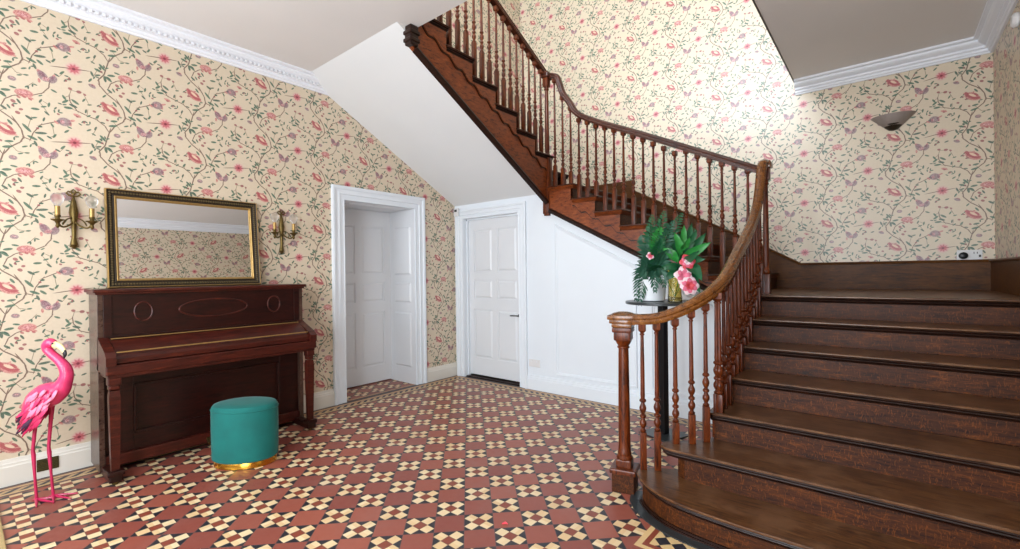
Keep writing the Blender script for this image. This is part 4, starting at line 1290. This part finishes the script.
tips = [((-1.514, 3.450, 1.072), .30, 'leafp'), ((-1.370, 3.400, 1.179), .25, 'leafp'), ((-1.505, 3.600, 1.536), .12, 'leafp'), ((-1.507, 3.650, 1.703), .10, 'leafd'), ((-1.408, 3.700, 1.805), .05, 'leafd'), ((-1.236, 3.600, 1.764), .04, 'leafd'), ((-1.490, 3.500, 1.396), .16, 'leafp'), ((-1.365, 3.500, 1.658), .08, 'leafm'), ((-1.508, 3.750, 1.433), .12, 'leafd'), ((-1.171, 3.700, 1.642), .1, 'leafd'), ((-1.555, 3.600, 1.613), .1, 'leafp'), ((-1.510, 3.700, 1.782), .05, 'leafd'), ((-1.271, 3.500, 1.697), .04, 'leafp'), ((-1.486, 3.450, 1.293), .2, 'leafp'), ((-1.319, 3.400, 1.557), .06, 'leafd'), ((-1.267, 3.400, 1.479), .05, 'leafp'), ((-1.291, 3.380, 1.345), .1, 'leafd'), ((-1.569, 3.500, 1.108), .34, 'leafp'), ((-1.281, 3.350, 1.219), .25, 'leafp')]
random.seed(11)
for tip, sag, mt in tips:
    m = MB(); frond(m, c0, tip, sag); m.build('frond', M[mt], PL)
def broad_leaf(m, base, tip, w, curl, face=Vector((.64, -.77, .1))):
    base = Vector(base); tip = Vector(tip); n = 10
    ax = (tip-base); L = ax.length; ax.normalize()
    sd = ax.cross(face).normalized(); nr = sd.cross(ax).normalized()
    vs = []
    for i in range(n+1):
        s_ = i/n
        c = base + ax*L*s_ + nr*curl*math.sin(PI*s_) + Vector((0, 0, -.25*abs(curl)*s_*s_))
        ww = w*math.sin(PI*s_**.8)**.8 if 0 < i < n else .001
        wav = .006*math.sin(s_*18)
        vs += [c+sd*ww+nr*(.25*ww+wav), c+sd*ww*.5+nr*.05*ww, c, c-sd*ww*.5+nr*.05*ww, c-sd*ww+nr*(.25*ww-wav)]
    fs = []
    for i in range(n):
        for k in range(4):
            fs.append((i*5+k, i*5+k+1, i*5+6+k, i*5+5+k))
    b = len(vs)
    vs2 = [v - nr*.0018 for v in vs]
    m.add(vs+vs2, fs+[tuple(b+i for i in f[::-1]) for f in fs], True)
FL = thing('foliage_arrangement', 'glossy broad green leaves fanning out above the gold vase', 'plant', (vp.x, vp.y, TZ+.2))
c1 = (vp.x, vp.y, TZ+.22)
for (b, e, w, cu, mt) in [((-1.225, 3.600, 1.391), (-1.031, 3.500, 1.414), .045, .03, 'leafd'), ((-1.211, 3.580, 1.375), (-1.030, 3.420, 1.262), .052, .03, 'leafd'), ((-1.232, 3.600, 1.422), (-1.002, 3.550, 1.539), .036, .03, 'leafm'), ((-1.247, 3.600, 1.438), (-1.214, 3.600, 1.685), .030, .02, 'leafm'),
                         ((-1.230, 3.550, 1.436), (-1.256, 3.500, 1.627), .030, .03, 'leafm'), ((-1.228, 3.500, 1.390), (-1.331, 3.450, 1.507), .034, .03, 'leafm'), ((-1.232, 3.600, 1.438), (-1.132, 3.650, 1.644), .030, .02, 'leafd'), ((-1.221, 3.500, 1.359), (-1.337, 3.400, 1.346), .030, .03, 'leafd'),
                         ((-1.205, 3.500, 1.480), (-1.105, 3.400, 1.574), .024, .02, 'leafm'), ((-1.191, 3.500, 1.389), (-1.042, 3.400, 1.470), .030, .02, 'leafd'), ((-1.255, 3.620, 1.407), (-1.185, 3.700, 1.706), .034, .02, 'leafd'), ((-1.247, 3.620, 1.391), (-1.075, 3.680, 1.618), .036, .02, 'leafd'), ((-1.255, 3.620, 1.392), (-1.358, 3.650, 1.684), .034, .02, 'leafd'), ((-1.201, 3.550, 1.328), (-1.054, 3.450, 1.167), .040, .02, 'leafd'), ((-1.229, 3.500, 1.344), (-1.307, 3.420, 1.254), .030, .02, 'leafd'), ((-1.255, 3.620, 1.392), (-1.454, 3.620, 1.575), .034, .02, 'leafd')]:
    m = MB(); broad_leaf(m, Vector(b), Vector(e), w, cu)
    m.tube([c1, (Vector(c1)+Vector(b))/2, Vector(b)], .003, 6)
    m.build('leaf', M[mt], FL)
def blossom(c, r, mats, label, seed):
    rnd = random.Random(seed)
    T = thing('flower', label, 'flower', c, 'pink artificial flowers in the gold vase')
    nface = Vector((.55, -.80, .15)).normalized()
    a = nface.cross(Vector((0, 0, 1))).normalized(); b = a.cross(nface)
    for li, (mt, cnt, rr) in enumerate(mats):
        m = MB()
        for k in range(cnt):
            an = 2*PI*k/cnt + li*.5 + rnd.uniform(-.15, .15)
            d = a*math.cos(an) + b*math.sin(an); s_ = nface.cross(d)
            L = r*rr; w = L*.45; n = 6; vs = []
            for i in range(n+1):
                t = i/n
                p = Vector(c) + d*L*t + nface*(.35*L*math.sin(PI*t*.8) + .006*li)
                ww = w*math.sin(PI*min(.93, t*.85+.08))
                vs += [p+s_*ww-nface*.15*ww, p, p-s_*ww-nface*.15*ww]
            fs = []
            for i in range(n):
                for q in (0, 1): fs.append((i*3+q, i*3+q+1, i*3+4+q, i*3+3+q))
            bb = len(vs)
            m.add(vs+[v-nface*.0015 for v in vs], fs+[tuple(bb+i for i in f[::-1]) for f in fs], True)
        m.build('petals', M[mt], T)
    st_ = MB().tube([Vector(c)-nface*.004, Vector(c)*.5+Vector((vp.x, vp.y, TZ+.15))*.5-nface*.01, (vp.x, vp.y, TZ+.04)], .0028, 6)
    st_.build('stem', M['leafm'], T)
blossom(Vector((-1.155, 3.480, 1.388)), .060, [('petalr', 6, 1.0), ('petal', 6, .8), ('petalw', 5, .5)], 'coral pink flower, highest of the blossoms in the gold vase', 1)
blossom(Vector((-1.178, 3.460, 1.284)), .072, [('petalw', 5, 1.0), ('petal', 5, .8)], 'white and pink flower in the middle of the vase blossoms', 2)
blossom(Vector((-1.129, 3.440, 1.210)), .070, [('petalw', 6, 1.0), ('petal', 6, .85), ('petalr', 6, .6)], 'pink flower with a coral heart, lowest of the blossoms', 3)
blossom(Vector((-1.431, 3.460, 1.441)), .032, [('petalw', 5, 1.0), ('petal', 5, .75), ('petalr', 4, .4)], 'small pale pink flower at the left among the palm fronds', 4)

# ------------------------------------------------------------------ small fittings
# uplighter on the far wall
UL = thing('wall_uplighter', 'grey alabaster bowl uplighter on the far wall above the landing', 'wall light', (.05, YC, 2.64))
zc = 2.66
def half_bowl(prof, mat, nm):
    n = 24; vs = []; fs = []
    for rx, ry, z in prof:
        for k in range(n+1):
            a = PI*k/n
            vs.append((.05 + rx*math.cos(a), YC - ry*math.sin(a), z))
    for i in range(len(prof)-1):
        for k in range(n):
            fs.append((i*(n+1)+k, i*(n+1)+k+1, (i+1)*(n+1)+k+1, (i+1)*(n+1)+k))
    return MB().add(vs, fs, True).build(nm, mat, UL)
half_bowl([(.03, .04, 2.632), (.07, .07, 2.655), (.12, .10, 2.705), (.160, .12, 2.745), (.165, .122, 2.752), (.158, .115, 2.750), (.11, .09, 2.705), (.05, .05, 2.67)], M['alab'], 'bowl')
half_bowl([(.005, .005, 2.612), (.03, .035, 2.618), (.060, .062, 2.645), (.078, .080, 2.668), (.070, .075, 2.668), (.02, .02, 2.64)], M['frame_dark'], 'leaf_mount')
# double socket plate with a round black plug on the far wall
SK = thing('wall_socket', 'white double socket with a round black plug on the far wall', 'socket', (.545, YC, 1.42))
MB().box(.470, .630, YC-.012, YC, 1.388, 1.474, .004).build('face_plate', M['plastic'], SK)
MB().lathe([(.028, 0), (.030, .004), (.030, .030), (.022, .036)], 20, Matrix.Translation((.510, YC-.012, 1.425)) @ Matrix.Rotation(PI/2, 4, 'X')).build('plug', M['black'], SK)
MB().box(.595, .600, YC-.015, YC-.011, 1.44, 1.455).box(.575, .580, YC-.015, YC-.011, 1.44, 1.455).box(.607, .620, YC-.016, YC-.011, 1.41, 1.43).build('switch', M['black'], SK)
SB = thing('wall_socket', 'white double socket low on the panelled wall beside the door', 'socket', (-3.085, YB, .30))
MB().box(-3.165, -3.010, YB-.011, YB, .258, .342, .004).build('face_plate', M['plastic'], SB)
MB().box(-3.140, -3.125, YB-.014, YB-.010, .31, .33).box(-3.060, -3.045, YB-.014, YB-.010, .31, .33).build('switch', M['door_white'], SB)
TH = MB().box(-4.315, -4.240, YB-.062, YB-.034, 2.06, 2.16, .006)
th = TH.build('thermostat', M['plastic']); tag(th, 'small white sensor box at the top corner of the door beside the stair', 'sensor')
MB().box(-4.300, -4.256, YB-.065, YB-.060, 2.115, 2.145, .001).build('display', M['slate'], th)
dt = MB().lathe([(.045, 0), (.050, .006), (.050, .022), (.036, .036), (.0, .040)], 28, Matrix.Translation((XD, 4.64, 3.01)) @ Matrix.Rotation(-PI/2, 4, 'Y')).build('smoke_detector', M['plastic'])
tag(dt, 'round white detector high on the right wall', 'detector')
vt = MB().box(XA+.020, XA+.027, .335, .440, .045, .125, .002)
for i in range(6):
    vt.box(XA+.026, XA+.031, .342, .433, .055+i*.011, .060+i*.011)
vo = vt.build('air_vent', M['vent']); tag(vo, 'small brass air vent in the baseboard behind the flamingo', 'vent')
mo = MB().box(-4.10, -3.05, -.42, .150, 0.0, .014, .004).build('door_mat', M['mat']); tag(mo, 'tan doormat edge at the front left corner of the floor', 'mat')
# fallen petal
pt = MB().tube([(-1.575, 1.82, .003), (-1.565, 1.835, .006), (-1.55, 1.838, .003)], [.004, .007, .003], 8, flat=.6)
po_ = pt.build('fallen_petal', M['petalr']); tag(po_, 'tiny red petal lying on the tiled floor', 'petal')

# ------------------------------------------------------------------ light
w = bpy.data.worlds.new('World'); S.world = w; w.use_nodes = True
w.node_tree.nodes['Background'].inputs[0].default_value = (0.80, 0.88, 1.0, 1)
w.node_tree.nodes['Background'].inputs[1].default_value = 1.0
def area(nm, loc, tgt, sx, sy, power, col, spread=PI):
    l = bpy.data.lights.new(nm, 'AREA'); l.shape = 'RECTANGLE'; l.size = sx; l.size_y = sy
    l.energy = power; l.color = col; l.spread = spread
    o = bpy.data.objects.new(nm, l); COL.objects.link(o); o.location = loc
    o.rotation_euler = (Vector(tgt)-Vector(loc)).to_track_quat('-Z', 'Y').to_euler()
    return o
DAY = (0.86, 0.93, 1.0)
area('daylight_window_left', (-3.05, YF-.02, 1.75), (-3.05, 3, 1.6), 1.3, 1.95, 55, DAY)
area('daylight_entrance', (-.75, YF-.02, 1.45), (-1.2, 3, 1.2), 1.5, 2.5, 110, DAY)
area('daylight_landing_window', (-1.8, YF-.02, 5.1), (-1.8, 5.6, 3.3), 3.1, 1.5, 310, (0.80, 0.90, 1.0))

# ------------------------------------------------------------------ camera
f, yaw, pit, rol = 458.3, 0.689146, -0.00279, -0.012208
F = Vector((-math.sin(yaw), math.cos(yaw), 0)); Rv = Vector((math.cos(yaw), math.sin(yaw), 0)); Uv = Vector((0, 0, 1))
F2 = F*math.cos(pit)+Uv*math.sin(pit); U2 = -F*math.sin(pit)+Uv*math.cos(pit)
Rr = Rv*math.cos(rol)+U2*math.sin(rol); Ur = -Rv*math.sin(rol)+U2*math.cos(rol)
cam = bpy.data.cameras.new('camera'); co = bpy.data.objects.new('camera', cam); COL.objects.link(co)
cam.sensor_fit = 'HORIZONTAL'; cam.sensor_width = 36; cam.lens = f/1020*36
cam.clip_start = .02; cam.clip_end = 100
Mc = Matrix((( Rr.x, Ur.x, -F2.x, 0), (Rr.y, Ur.y, -F2.y, 0), (Rr.z, Ur.z, -F2.z, 1.32), (0, 0, 0, 1)))
co.matrix_world = Mc
S.camera = co
S.view_settings.view_transform = 'Standard'
S.view_settings.look = 'None'
S.view_settings.gamma = 1
S.view_settings.use_curve_mapping = False
S.view_settings.exposure = 0.6
S.cycles.use_denoising = True
S.cycles.max_bounces = 8
S.cycles.diffuse_bounces = 6
S.cycles.glossy_bounces = 3
S.cycles.sample_clamp_indirect = 6
